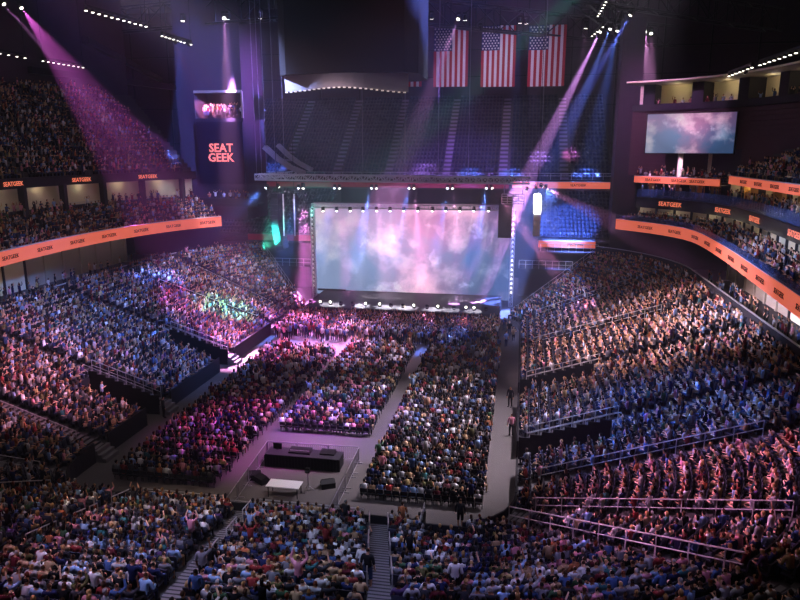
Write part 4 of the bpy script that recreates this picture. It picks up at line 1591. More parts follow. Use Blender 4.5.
def flag(u0, u1, v0, v1, Y, label):
    a, b = at_y(u0, v0, Y), at_y(u1, v1, Y)
    W, Hh = b.x - a.x, a.z - b.z
    t = thing('flag', label, 'flag', (a.x, Y, b.z), 'striped flags hung below the roof')
    bend = lambda x: Y + 0.12 * math.sin(x / W * 9.0)
    m = MB()
    ns = 13
    for i in range(ns):
        x0, x1 = W * i / ns, W * (i + 1) / ns
        top = Hh * (0.6 if i < 7 else 1.0)
        if i < 7:
            top = Hh * 0.6
        m.face(((a.x + x0, bend(x0), b.z), (a.x + x1, bend(x1), b.z), (a.x + x1, bend(x1), b.z + top), (a.x + x0, bend(x0), b.z + top)), 0 if i % 2 == 0 else 1)
    m.build('stripes', [M_FWHITE, M_RED] if False else [M_RED, M_FWHITE], t)
    m = MB()
    cw_ = W * 7 / ns
    for i in range(7):
        x0, x1 = W * i / ns, W * (i + 1) / ns
        m.face(((a.x + x0, bend(x0), b.z + Hh * 0.6), (a.x + x1, bend(x1), b.z + Hh * 0.6), (a.x + x1, bend(x1), a.z), (a.x + x0, bend(x0), a.z)))
    m.build('canton', M_NAVY, t)
    m = MB()
    for r in range(9):
        for c in range(6 if r % 2 == 0 else 5):
            x = cw_ * ((c + 0.5) / 6 if r % 2 == 0 else (c + 1) / 6)
            z = b.z + Hh * (0.6 + 0.4 * (r + 0.7) / 9.4)
            pts = []
            for k in range(10):
                rr = 0.19 if k % 2 == 0 else 0.08
                an = math.pi / 2 + k * math.pi / 5
                pts.append((a.x + x + rr * math.cos(an), bend(x) - 0.05, z + rr * math.sin(an)))
            m.face(pts)
    m.build('stars', M_FWHITE, t)
    m = MB()
    m.tube((a.x - 0.2, Y, a.z + 0.05), (b.x + 0.2, Y, a.z + 0.05), 0.07, 6)
    for x in (a.x, b.x):
        m.tube((x, Y, a.z), (x, Y, 45.9), 0.025, 4)
    m.build('hanging_bar', M_STEEL, t)


flag(386, 421.5, 28, 86.5, 112, 'striped flag half hidden behind the black scoreboard')
flag(434, 467.5, 27.5, 86.5, 112, 'striped starred flag just right of the black scoreboard')
flag(482, 514.5, 26, 86.5, 112, 'striped starred flag in the middle of the hanging row')
flag(529.5, 564, 25.5, 86, 112, 'striped starred flag farthest from the black scoreboard')
flag(296, 330, 28, 87.5, 112, 'striped flag showing only its hem under the scoreboard')

# ------------------------------------------------------------------ mixing area on the floor
FZ = 1.1
fl, fr, nr_, nl_ = at_z(267, 441.5, FZ), at_z(359, 447, FZ), at_z(329, 508, FZ), at_z(225, 500, FZ)
corners = [fl, fr, nr_, nl_]
names = ['far', 'right', 'near', 'left']
M_MESHRAIL = mat('fence_grey', S(150, 146, 152), 0.5, 0.4)
for i in range(4):
    a, b = corners[i].copy(), corners[(i + 1) % 4].copy()
    L = (b - a).length
    n = max(2, round(L / 2.3))
    for j in range(n):
        p, q = a.lerp(b, j / n), a.lerp(b, (j + 1) / n)
        p.z = q.z = 0
        d = (q - p).normalized() * 0.04
        p, q = p + d, q - d
        t = thing('crowd_barrier', 'grey crowd barrier on the %s side of the mixing area, %s along' % (names[i], NUM[j]), 'barrier', tuple(p), 'barriers round the mixing area')
        m = MB()
        z1 = Vector((0, 0, FZ)); z2 = Vector((0, 0, 0.18))
        m.tube(p + z1, q + z1, 0.032, 6)
        m.tube(p + z2, q + z2, 0.025, 6)
        m.tube(p, p + z1, 0.03, 6)
        m.tube(q, q + z1, 0.03, 6)
        m.build('frame', M_MESHRAIL, t)
        m = MB()
        for k in range(1, 15):
            c = p.lerp(q, k / 15)
            m.tube(c + z2, c + z1, 0.009, 4, caps=False)
        m.build('bars', M_MESHRAIL, t)
        m = MB()
        nn = Vector((-(q - p).y, (q - p).x, 0)).normalized() * 0.3
        for c in (p.lerp(q, 0.12), p.lerp(q, 0.88)):
            m.bar(c + nn + Vector((0, 0, 0.03)), c - nn + Vector((0, 0, 0.03)), 0.05, 0.05)
        m.build('feet', M_MESHRAIL, t)
# mixing desk under a black drape
a, b = at_z(265, 467, 0), at_z(339.5, 471.5, 0)
W = b.x - a.x
t = thing('mixing_desk', 'long mixing desk draped in black inside the barriers', 'desk', ((a.x + b.x) / 2, a.y + 0.6, 0))
m = MB()
cx, cyy = (a.x + b.x) / 2, (a.y + b.y) / 2 + 0.6
m.box((cx, cyy, 0.44), (W, 1.2, 0.84))
for x in np.linspace(a.x, b.x, 24):
    m.box((x, cyy - 0.61, 0.43), (0.12, 0.04, 0.8))
m.build('drape', M_BLACK, t)
m = MB(); m.box((cx, cyy, 0.88), (W + 0.06, 1.26, 0.05)); m.build('top', M_DARK, t)
m = MB()
m.box((cx - 0.3, cyy + 0.1, 1.0), (1.5, 0.7, 0.16), 0, Matrix.Rotation(0.2, 3, 'X'))
m.box((cx + 1.6, cyy + 0.2, 0.99), (1.0, 0.6, 0.14), 0, Matrix.Rotation(0.2, 3, 'X'))
m.build('console', M_SPK, t)
m = MB()
for i in range(16):
    m.box((cx - 0.95 + i * 0.085, cyy - 0.05, 1.07), (0.03, 0.08, 0.03))
m.build('faders', M_GREY, t)
m = MB()
m.box((cx - 2.0, cyy + 0.3, 1.12), (0.6, 0.05, 0.4)); m.box((cx - 2.0, cyy + 0.32, 0.93), (0.2, 0.2, 0.06))
m.build('monitor', M_SPK, t)
# white table
q = [at_z(269.5, 479, 0.75), at_z(302, 481, 0.75), at_z(299.5, 489.3, 0.75), at_z(267, 486, 0.75)]
wx0, wx1 = (q[0].x + q[3].x) / 2, (q[1].x + q[2].x) / 2
wy0, wy1 = (q[2].y + q[3].y) / 2, (q[0].y + q[1].y) / 2
t = thing('folding_table', 'white rectangular folding table standing before the black mixing desk', 'table', ((wx0 + wx1) / 2, (wy0 + wy1) / 2, 0))
m = MB(); m.box(((wx0 + wx1) / 2, (wy0 + wy1) / 2, 0.735), (wx1 - wx0, wy1 - wy0, 0.05)); m.build('tabletop', M_WHITE, t)
for x in (wx0 + 0.12, wx1 - 0.12):
    for y in (wy0 + 0.1, wy1 - 0.1):
        m = MB(); m.tube((x, y, 0), (x, y, 0.71), 0.025, 8); m.build('leg', M_STEEL, t)


def wedge(u, v, rot, label, k_=0.72):
    p = at_z(u, v, 0)
    t = thing('monitor_speaker', label, 'loudspeaker', tuple(p), 'floor speakers in the mixing area')
    R = Matrix.Rotation(rot, 3, 'Z')
    m = MB()
    prof = [(-0.42, 0), (0.42, 0), (0.42, 0.35), (0.1, 0.72), (-0.42, 0.5)]
    w = 0.62
    prof = [(y * k_, z * k_) for y, z in prof]
    w *= k_
    A = [p + R @ Vector((-w, y, z)) for y, z in prof]
    B = [p + R @ Vector((w, y, z)) for y, z in prof]
    k = len(prof)
    for i in range(k):
        j = (i + 1) % k
        m.face((A[i], B[i], B[j], A[j]))
    m.face(A[::-1]); m.face(B)
    m.build('cabinet', M_SPK, t)
    m = MB()
    g = [p + k_ * (R @ Vector((sx * 0.54, y, z))) for sx, y, z in ((-1, 0.40, 0.40), (1, 0.40, 0.40), (1, 0.13, 0.71), (-1, 0.13, 0.71))]
    off = R @ Vector((0, 0.02, 0.015))
    m.face([x + off for x in g])
    m.build('grille', M_DARK, t)
    m = MB()
    for sx in (-1, 1):
        m.box(tuple(p + k_ * (R @ Vector((sx * 0.63, 0, 0.36)))), (0.03, 0.2, 0.06), 0, R)
    m.build('handle', M_STEEL, t)
    return t


wedge(328, 487, 0.45, 'black wedge speaker on the floor beyond the end of the white table')
wedge(262, 482, -0.6, 'black wedge speaker on the floor next to the white table')
wedge(254.5, 478.5, 0.3, 'smaller looking black speaker farther from the white table, by the left barrier')
p = at_z(308.3, 490.5, 0)
t = thing('microphone_stand', 'thin stand with a black head between the white table and wedge speaker', 'stand', tuple(p))
m = MB(); m.tube(p, p + Vector((0, 0, 1.25)), 0.02, 6); m.build('pole', M_RAIL, t)
for an in (0.3, 2.4, 4.5):
    m = MB(); m.tube(p + Vector((0, 0, 0.35)), p + Vector((0.4 * math.cos(an), 0.4 * math.sin(an), 0.02)), 0.015, 5); m.build('leg', M_RAIL, t)
m = MB(); m.box(tuple(p + Vector((0, 0, 1.38))), (0.26, 0.2, 0.3)); m.build('head', M_SPK, t)

# ------------------------------------------------------------------ people
SHIRTS = [('white', (226, 224, 226), 10), ('pale grey', (176, 176, 182), 8), ('grey', (122, 122, 130), 8), ('charcoal', (56, 56, 62), 11), ('black', (24, 24, 28), 14), ('navy', (34, 42, 84), 9),
          ('blue', (72, 98, 150), 7), ('pale blue', (146, 178, 220), 7), ('teal', (58, 110, 114), 2), ('green', (62, 92, 66), 2), ('olive', (98, 96, 58), 3), ('red', (140, 52, 52), 5),
          ('maroon', (96, 34, 44), 6), ('pink', (216, 142, 160), 6), ('purple', (90, 66, 112), 3), ('orange', (186, 112, 74), 2), ('tan', (186, 154, 118), 6), ('yellow', (204, 182, 120), 1)]
HAIRS = [('dark', (26, 20, 18), 10), ('brown', (66, 44, 30), 8), ('fair', (170, 132, 84), 4), ('grey', (150, 148, 146), 2), ('auburn', (104, 50, 30), 2)]
SKINS = [((226, 178, 150), 6), ((204, 152, 122), 5), ((168, 116, 86), 3), ((112, 74, 54), 3)]
LEGS = [('blue jeans', (54, 66, 100), 7), ('black trousers', (26, 26, 30), 7), ('grey trousers', (84, 84, 90), 3), ('tan trousers', (150, 124, 96), 3)]


def wpick(tab, n):
    w = np.array([t[-1] for t in tab], float)
    return RNG.choice(len(tab), size=n, p=w / w.sum())


# --- simple figures for the mass of the crowd: slots 0 skin 1 hair 2 top 3 legs 4 shoes
class Fig:
    def __init__(s):
        s.v, s.f, s.slot = [], [], []

    def loft(s, rings, slot, n=6, cap=True):
        """rings: (centre, rx, ry) stacked in z with given n"""
        base = len(s.v)
        for (c, rx, ry) in rings:
            for i in range(n):
                a = 2 * math.pi * (i + 0.5) / n
                s.v.append((c[0] + rx * math.cos(a), c[1] + ry * math.sin(a), c[2]))
                s.slot.append(slot)
        for r in range(len(rings) - 1):
            for i in range(n):
                j = (i + 1) % n
                s.f.append((base + r * n + i, base + r * n + j, base + (r + 1) * n + j, base + (r + 1) * n + i))
        if cap:
            s.f.append(tuple(base + i for i in reversed(range(n))))
            e = base + (len(rings) - 1) * n
            s.f.append(tuple(e + i for i in range(n)))

    def limb(s, a, b, r0, r1, slot, n=4):
        a, b = Vector(a), Vector(b)
        q = (b - a).to_track_quat('Z', 'Y').to_matrix()
        base = len(s.v)
        for p, r in ((a, r0), (b, r1)):
            for i in range(n):
                t = 2 * math.pi * (i + 0.5) / n
                s.v.append(tuple(p + q @ Vector((r * math.cos(t), r * math.sin(t), 0))))
                s.slot.append(slot)
        for i in range(n):
            j = (i + 1) % n
            s.f.append((base + i, base + j, base + n + j, base + n + i))
        s.f.append(tuple(base + n + i for i in range(n)))

    def arrays(s):
        lens = np.array([len(f) for f in s.f], np.int32)
        return np.array(s.v, np.float32), np.concatenate([np.array(f, np.int32) for f in s.f]), lens, np.array(s.slot)


def figure(pose, lod, longhair=False):
    g = Fig()
    sit = pose.startswith('sit')
    n = 6 if lod == 0 else 5
    hz = 0.50 if sit else 0.92
    lean = 0.10 if pose == 'sit_lean' else (-0.02 if sit else 0.0)
    sh = hz + 0.50
    if lod == 0:
        g.loft([((0, 0, hz - 0.08), .16, .12), ((0, lean * .4, hz + .16), .15, .11), ((0, lean * .8, hz + .38), .19, .125), ((0, lean, sh), .17, .09), ((0, lean, sh + .05), .07, .06)], 2, 8)
    else:
        g.loft([((0, 0, hz - 0.08), .17, .12), ((0, lean * .8, hz + .36), .19, .12), ((0, lean, sh + .03), .13, .08)], 2, n)
    hc = (0, lean + 0.03, sh + 0.21)
    if lod == 0:
        g.loft([((hc[0], hc[1], hc[2] - .17), .045, .045), ((hc[0], hc[1] + .02, hc[2] - .10), .062, .07), ((hc[0], hc[1] + .015, hc[2]), .08, .095), ((hc[0], hc[1], hc[2] + .07), .068, .08), ((hc[0], hc[1], hc[2] + .115), .03, .035)], 0, 6)
        b = -0.03
        lo = -0.16 if longhair else -0.05
        g.loft([((hc[0], hc[1] - .045, hc[2] + lo), .07 if longhair else .055, .05), ((hc[0], hc[1] - .032, hc[2] + .02), .088, .085), ((hc[0], hc[1] - .012, hc[2] + .08), .08, .092), ((hc[0], hc[1], hc[2] + .13), .035, .04)], 1, 6)
    else:
        g.loft([((hc[0], hc[1], hc[2] - .17), .045, .05), ((hc[0], hc[1] + .018, hc[2] - .05), .078, .085), ((hc[0], hc[1] + .02, hc[2] + .05), .076, .085)], 0, 5)
        g.loft([((hc[0], hc[1] - .04, hc[2] + (-.15 if longhair else -.04)), .07, .06), ((hc[0], hc[1] - .015, hc[2] + .06), .088, .095), ((hc[0], hc[1], hc[2] + .13), .04, .045)], 1, 5)
    for sx in (-1, 1):
        S_ = (sx * .2, lean, sh - .01)
        up = pose.endswith('up') or (pose.endswith('one') and sx > 0)
        if up:
            e, h = (sx * .30, lean + .12, sh + .16), (sx * .20, lean + .16, sh + .46)
        elif pose.endswith('clap'):
            e, h = (sx * .27, lean + .1, sh - .26), (sx * .04, lean + .34, sh - .12)
        elif sit:
            e, h = (sx * .27, lean + .02, sh - .30), (sx * .12, lean + .30, sh - .34)
        else:
            e, h = (sx * .26, -.01, sh - .30), (sx * .25, .08, sh - .56)
        g.limb(S_, e, .058, .046, 2)
        g.limb(e, h, .042, .03, 0)
        if sit:
            k, a = (sx * .11, .44, .50), (sx * .12, .42, .06)
            g.limb((sx * .10, .02, .50), k, .095, .07, 3)
            g.limb(k, a, .066, .045, 3)
        else:
            k, a = (sx * .10, .02, .50), (sx * .11, -.01, .06)
            g.limb((sx * .09, 0, .92), k, .10, .065, 3)
            g.limb(k, a, .062, .045, 3)
        if lod == 0:
            g.limb((a[0], a[1] - .05, .04), (a[0], a[1] + .16, .035), .045, .04, 4)
    return g.arrays()


def merged(name, groups, material):
    """groups: list of (template arrays, matrices N x (cos,sin,scale,x,y,z), slot colours N x S x 3) -> one mesh object"""
    V, Ld, Ll, C = [], [], [], []
    base = 0
    for (tv, tl, tlen, tslot), T, cols in groups:
        N = len(T)
        if not N:
            continue
        c, s_, sc = T[:, 0:1], T[:, 1:2], T[:, 2:3]
        x = (tv[None, :, 0] * c - tv[None, :, 1] * s_) * sc + T[:, 3:4]
        y = (tv[None, :, 0] * s_ + tv[None, :, 1] * c) * sc + T[:, 4:5]
        z = tv[None, :, 2] * sc + T[:, 5:6]
        V.append(np.stack([x, y, z], 2).reshape(-1, 3).astype(np.float32))
        k = len(tv)
        Ld.append((tl[None, :] + (np.arange(N) * k)[:, None] + base).reshape(-1).astype(np.int32))
        Ll.append(np.tile(tlen, N))
        C.append(cols[:, tslot, :].reshape(-1, 3).astype(np.float32))
        base += N * k
    V, Ld, Ll, C = np.concatenate(V), np.concatenate(Ld), np.concatenate(Ll), np.concatenate(C)
    me = bpy.data.meshes.new(name)
    me.vertices.add(len(V))
    me.vertices.foreach_set('co', V.ravel())
    me.loops.add(len(Ld))
    me.loops.foreach_set('vertex_index', Ld)
    me.polygons.add(len(Ll))
    st = np.zeros(len(Ll), np.int32)
    st[1:] = np.cumsum(Ll)[:-1]
    me.polygons.foreach_set('loop_start', st)
    me.update(calc_edges=True)
    at = me.color_attributes.new('Col', 'FLOAT_COLOR', 'POINT')
    at.data.foreach_set('color', np.c_[C, np.ones(len(C), np.float32)].ravel())
    me.materials.append(material)
    o = bpy.data.objects.new(name, me)
    COL.objects.link(o)
    return o


def attr_material(name, rough=0.8):
    m = bpy.data.materials.new(name)
    m.use_nodes = True
    nt = m.node_tree
    a = nt.nodes.new('ShaderNodeAttribute')
    a.attribute_name = 'Col'
    b = nt.nodes['Principled BSDF']
    b.inputs['Roughness'].default_value = rough
    b.inputs['Specular IOR Level'].default_value = 0.15
    nt.links.new(a.outputs['Color'], b.inputs['Base Color'])
    return m


# --- where everybody is: rows (x, y, z, facing x, facing y, standing 0/1, zone, label info)
STAGE_C = np.array([-13.9, 86.0])
PEOPLE, SEATS, CHAIRS = [], [], []
for s in SEGS:
    for k in range(ROWS):
        d = k * TREAD + 0.5
        L = seg_length(s, d)
        n = int(L / 0.47)
        for i in range(n):
            f = (i + 0.5) / n
            p = s[3] + (s[4] - s[3]) * f
            g, ai = aisle_gap(s, p, d)
            if g < 0.2 or is_void(s, p, k):
                continue
            (x, y), nn = seg_point(s, p, d)
            if s[0] == 'rf' and p > 50.5 or s[0] == 'lf' and p < 129.5:
                continue
            z = Z0 + k * RISE
            inw = np.array([-nn[0], -nn[1]])
            SEATS.append((x, y, z, inw[0], inw[1], s[0], k, p, d))
            if RNG.random() < 0.035:
                continue
            tw = STAGE_C - np.array([x, y])
            tw /= np.linalg.norm(tw)
            fdir = inw * 0.75 + tw * 0.55
            stand = RNG.random() < (0.10 if s[0] not in ('ns', 'rn', 'ln') else 0.03)
            PEOPLE.append([x, y, z, fdir[0], fdir[1], stand, s[0], k, p, d])
for (x, y, z, fx, fy, zone) in BALCONY_SEATS:
    stand = zone in ('club', 'loft', 'suite', 'loge', 'shelf') or RNG.random() < 0.12
    if zone in ('mright', 'mleft', 'uright', 'uleft'):
        SEATS.append((x, y, z, fx, fy, zone, 0, 0, 0))
        tw = STAGE_C - np.array([x, y])
        tw /= np.linalg.norm(tw)
        fx, fy = fx * .7 + tw[0] * .6, fy * .7 + tw[1] * .6
        if RNG.random() < 0.05:
            continue
    PEOPLE.append([x, y, z, fx, fy, stand, zone, 0, 0, 0])
# concourse standers under the balconies
for side, x0 in ((-1, -47.6), (1, 19.8)):
    for y in np.arange(34, 78, 0.7):
        if RNG.random() < (0.75 if y < 62 or side > 0 else 0.25):
            PEOPLE.append([x0 + side * RNG.uniform(0, 1.0), y, 6.6, -side, 0.3, True, 'concourse', 0, 0, 0])
FLOOR_BLOCKS = [('left', -25.5, -18.5, 36.6, 66.8), ('middle', -17.5, -10.1, 45.9, 69.0), ('right', -9.1, -1.35, 36.9, 70.2)]
for bn, x0, x1, y0, y1 in FLOOR_BLOCKS:
    nr = int((y1 - y0) / 0.92)
    nc = int((x1 - x0) / 0.5)
    for r in range(nr):
        for c in range(nc):
            x, y = x0 + 0.5 * c + 0.25, y0 + 0.92 * r + 0.3
            if bn == 'left' and 19 <= r <= 20 and False:
                continue
            CHAIRS.append((x, y, bn, r, c))
            if RNG.random() < 0.03:
                continue
            PEOPLE.append([x, y, 0.0, 0.04, 1, RNG.random() < (0.06 if r < 20 else 0.3), 'floor', r, c, 0])
for _ in range(900):   # standing crowd pressed to the stage
    x, y = RNG.uniform(-27.2, -2.2), RNG.uniform(70.6, 79.6)
    if bn and y < 72 and RNG.random() < 0.5:
        continue
    PEOPLE.append([x, y, 0.0, RNG.normal(0, .15), 1, True, 'pit', 0, 0, 0])
for u, v in ((504, 331), (509, 336), (513, 342), (506, 347)):
    q = at_z(u, v, 0)
    PEOPLE.append([q.x, q.y, 0.0, 0.2, -1, True, 'floorwalk', 0, 0, 0])
N = len(PEOPLE)
XYZ = np.array([[q[0], q[1], q[2]] for q in PEOPLE])
HEAD = XYZ + np.array([0, 0, 1.0])
PX = proj(HEAD)
margin = 70
inview = (PX[:, 0] > -margin) & (PX[:, 0] < 800 + margin) & (PX[:, 1] > -margin) & (PX[:, 1] < 600 + margin + 30) & (PX[:, 2] > 2)
strict = (PX[:, 0] > 4) & (PX[:, 0] < 796) & (PX[:, 1] > 4) & (PX[:, 1] < 596) & (PX[:, 2] > 2)
order = np.argsort(np.where(strict, PX[:, 2], 1e9))
NEAR = set(order[:300].tolist())
ks, kh, kk, kl = wpick(SHIRTS, N), wpick(HAIRS, N), wpick(SKINS, N), wpick(LEGS, N)
C_SH = np.array([S(*t[1]) for t in SHIRTS]); C_H = np.array([S(*t[1]) for t in HAIRS]); C_K = np.array([S(*t[0]) for t in SKINS]); C_L = np.array([S(*t[1]) for t in LEGS])
POSES = {0: ['sit', 'sit_lean', 'sit_clap', 'sit_one'], 1: ['stand', 'stand_up', 'stand_clap', 'stand_one']}
PW = {0: [.56, .28, .12, .04], 1: [.42, .2, .23, .15]}
buckets = {}
for i in range(N):
    if not inview[i] or i in NEAR:
        continue
    q = PEOPLE[i]
    st = int(q[5])
    pose = POSES[st][RNG.choice(4, p=PW[st])]
    lod = 0 if PX[i, 2] < 46 else 1
    lh = bool(RNG.random() < 0.4)
    buckets.setdefault((pose, lod, lh), []).append(i)
groups = []
for (pose, lod, lh), idx in buckets.items():
    tpl = figure(pose, lod, lh)
    T = np.zeros((len(idx), 6))
    for j, i in enumerate(idx):
        q = PEOPLE[i]
        a = math.atan2(-q[3], q[4]) + RNG.normal(0, 0.22)
        fx, fy = q[3] / math.hypot(q[3], q[4]), q[4] / math.hypot(q[3], q[4])
        fwd = 0.22 if (q[5] and q[6] not in ('pit', 'floorwalk', 'club', 'loft', 'loge', 'suite', 'concourse')) else 0.0
        T[j] = (math.cos(a), math.sin(a), RNG.uniform(0.92, 1.07) * (1.0 if q[6] in ('floor', 'pit', 'floorwalk') else 0.92), q[0] + fx * fwd + RNG.normal(0, .03), q[1] + fy * fwd + RNG.normal(0, .03), q[2])
    idx = np.array(idx)
    vary = RNG.uniform(0.75, 1.2, (len(idx), 1))
    cols = np.stack([C_K[kk[idx]], C_H[kh[idx]], np.clip(C_SH[ks[idx]] * vary, 0, 1), C_L[kl[idx]], np.full((len(idx), 3), 0.03)], 1)
    groups.append((tpl, T, cols))
M_CROWD = attr_material('crowd_cloth')
crowd = merged('crowd', groups, M_CROWD)
tag(crowd, 'dense crowd filling the floor blocks, both side stands and the balconies', 'crowd', None, 'stuff')

# --- seats
SEAT_GAP = 0.0
def seat_fig(kind):
    g = Fig()
    def bx(c, sz, slot, tilt=0.0):
        m = MB()
        m.box(c, sz, 0, Matrix.Rotation(tilt, 3, 'X') if tilt else None)
        b = len(g.v)
        g.v += m.v
        g.f += [tuple(b + i for i in f) for f in m.f]
        g.slot += [slot] * len(m.v)
    if kind == 'stand':
        bx((0, 0.02, 0.40), (0.45, 0.42, 0.06), 0)
        bx((0, -0.22, 0.66), (0.46, 0.05, 0.5), 0, 0.14)
        bx((0, -0.05, 0.2), (0.06, 0.3, 0.38), 1)
    else:
        bx((0, 0.0, 0.435), (0.42, 0.40, 0.04), 0)
        bx((0, -0.22, 0.70), (0.42, 0.03, 0.26), 0, 0.12)
        for sx in (-0.2, 0.2):
            bx((sx, -0.1, 0.42), (0.025, 0.025, 0.86), 1, 0.28)
            bx((sx, 0.06, 0.22), (0.025, 0.025, 0.48), 1, -0.4)
    return g.arrays()


def split(n_keep, pos, ok):
    P = proj(np.array(pos))
    vis = (P[:, 0] > 2) & (P[:, 0] < 798) & (P[:, 1] > 2) & (P[:, 1] < 598) & (P[:, 2] > 1) & ok
    o = np.argsort(np.where(vis, P[:, 2], 1e9))
    wide = (P[:, 0] > -80) & (P[:, 0] < 880) & (P[:, 1] > -80) & (P[:, 1] < 700) & (P[:, 2] > 1)
    return [int(i) for i in o[:n_keep] if vis[i]], wide


C_SEAT = np.array([S(44, 46, 62), S(30, 30, 36)])
near_seats, wide = split(300, [(s[0], s[1], s[2] + 0.6) for s in SEATS], np.array([s[5] in ('ns', 'rn', 'ln', 'rs', 'ls') for s in SEATS]))
ns_set = set(near_seats)
allseats = [s for i, s in enumerate(SEATS) if i not in ns_set and wide[i]] + [(x, y, z, fx, fy) for x, y, z, fx, fy in FAR_SEATS]
T = np.zeros((len(allseats), 6))
for j, q in enumerate(allseats):
    a = math.atan2(-q[3], q[4])
    T[j] = (math.cos(a), math.sin(a), 1, q[0], q[1], q[2])
cols = np.tile(C_SEAT[None], (len(allseats), 1, 1))
M_SEATS = attr_material('seat_shell', 0.5)
o = merged('stadium_seats', [(seat_fig('stand'), T, cols)], M_SEATS)
tag(o, 'rows of dark stadium seats in the stands and the empty tiers behind the stage', 'seats', None, 'stuff')
near_chairs, wide = split(300, [(c[0], c[1], 0.5) for c in CHAIRS], np.ones(len(CHAIRS), bool))
nc_set = set(near_chairs)
rest = [c for i, c in enumerate(CHAIRS) if i not in nc_set]
T = np.array([(1, 0, 1, c[0], c[1], 0) for c in rest], float)
C_CH = np.array([S(26, 25, 28), S(40, 40, 44)])
o = merged('folding_chairs', [(seat_fig('chair'), T, np.tile(C_CH[None], (len(rest), 1, 1)))], M_SEATS)
tag(o, 'rows of black folding chairs under the crowd on the arena floor', 'chairs', None, 'stuff')


def copy_tree(src, loc, rz):
    r = src.copy()
    COL.objects.link(r)
    r.location, r.rotation_euler = loc, (0, 0, rz)
    for ch in src.children:
        c = ch.copy()
        COL.objects.link(c)
        c.parent = r
    return r


BLOCK_NAME = {'C': 'between the two stairs', 'L': 'beside the slanting stair', 'LL': 'towards the left corner', 'R': 'beyond the wide stair', 'RC': 'above the long corner rail', 'RS': 'in the curved right corner', 'X': 'in the side stand'}


def block_of(seg, p, d):
    if seg == 'ns':
        a = [q[0] + q[1] * d for q in AISLES['ns']]
        return 'R' if p > a[2] else 'C' if p > a[1] else 'L' if p > a[0] else 'LL'
    if seg == 'rn':
        return 'R' if p < -47 else 'RC' if p < -28 else 'RS'
    if seg == 'ln':
        return 'LL'
    return 'X'


# ordinal of every seat inside its row and block, counted from the block's stair on the stage-left side
seat_no = {}
rowcount = {}
for i, s in enumerate(SEATS):
    if s[5] not in ('ns', 'rn', 'ln', 'rs', 'ls'):
        continue
    key = (block_of(s[5], s[7], s[8]), s[6])
    rowcount[key] = rowcount.get(key, 0) + 1
    seat_no[(s[5], s[6], round(s[7], 4))] = rowcount[key]

# near stadium seats as things
proto = thing('stadium_seat', 'x', 'seat', (0, 0, 0), 'dark seats of the near end stand')
m = MB(); m.box((0, 0.02, 0.40), (0.45, 0.42, 0.06)); m.build('seat_pan', M_SEAT, proto)
m = MB(); m.box((0, -0.22, 0.66), (0.46, 0.05, 0.5), 0, Matrix.Rotation(0.14, 3, 'X')); m.build('backrest', M_SEAT, proto)
m = MB(); m.box((0, -0.05, 0.2), (0.06, 0.3, 0.38)); m.build('pedestal', M_STEEL, proto)
for sx in (-1, 1):
    m = MB(); m.box((sx * 0.245, -0.02, 0.58), (0.04, 0.34, 0.04)); m.build('armrest', M_SPK, proto)
for j, i in enumerate(near_seats):
    s = SEATS[i]
    a = math.atan2(-s[3], s[4])
    o = proto if j == 0 else copy_tree(proto, (0, 0, 0), 0)
    o.location, o.rotation_euler = (s[0], s[1], s[2]), (0, 0, a)
    o['label'] = 'dark stadium seat, %s row up, %s from the stair, %s' % (ordinal(s[6] + 1), ordinal(seat_no[(s[5], s[6], round(s[7], 4))]), BLOCK_NAME[block_of(s[5], s[7], s[8])])

# near folding chairs as things
proto = thing('folding_chair', 'x', 'chair', (0, 0, 0), 'black folding chairs on the floor')
m = MB(); m.box((0, 0.0, 0.435), (0.42, 0.40, 0.04)); m.build('seat', M_BLACK, proto)
m = MB(); m.box((0, -0.22, 0.70), (0.42, 0.03, 0.26), 0, Matrix.Rotation(0.12, 3, 'X')); m.build('backrest', M_BLACK, proto)
for sx in (-0.2, 0.2):
    m = MB(); m.box((sx, -0.1, 0.42), (0.025, 0.025, 0.86), 0, Matrix.Rotation(0.28, 3, 'X')); m.build('leg', M_STEEL, proto)
    m = MB(); m.box((sx, 0.06, 0.22), (0.025, 0.025, 0.48), 0, Matrix.Rotation(-0.4, 3, 'X')); m.build('leg', M_STEEL, proto)
for j, i in enumerate(near_chairs):
    x, y, bn, r, c = CHAIRS[i]
    o = proto if j == 0 else copy_tree(proto, (0, 0, 0), 0)
    o.location = (x, y, 0)
    o['label'] = 'black folding chair, %s row from the back, %s floor block, %s from left' % (ordinal(r + 1), bn, ordinal(c + 1))

# ------------------------------------------------------------------ the nearest people, each with a body, hair and clothes
def skin_body(J, E_, R):
    """one continuous body from joints J, bones E_, radii R"""
    names_ = list(J)
    me = bpy.data.meshes.new('body_src')
    me.from_pydata([J[n_] for n_ in names_], [(names_.index(a), names_.index(b)) for a, b in E_], [])
    o = bpy.data.objects.new('body_src', me)
    COL.objects.link(o)
    md = o.modifiers.new('s', 'SKIN')
    md.use_smooth_shade = True
    sv = me.skin_vertices[0].data
    for i, n_ in enumerate(names_):
        r = R[n_]
        sv[i].radius = r if isinstance(r, tuple) else (r, r)
        sv[i].use_root = (n_ == 'pelvis')
    sd = o.modifiers.new('u', 'SUBSURF')
    sd.levels = sd.render_levels = 1
    dg = bpy.context.evaluated_depsgraph_get()
    out = bpy.data.meshes.new_from_object(o.evaluated_get(dg))
    bpy.data.objects.remove(o)
    bpy.data.meshes.remove(me)
    return out


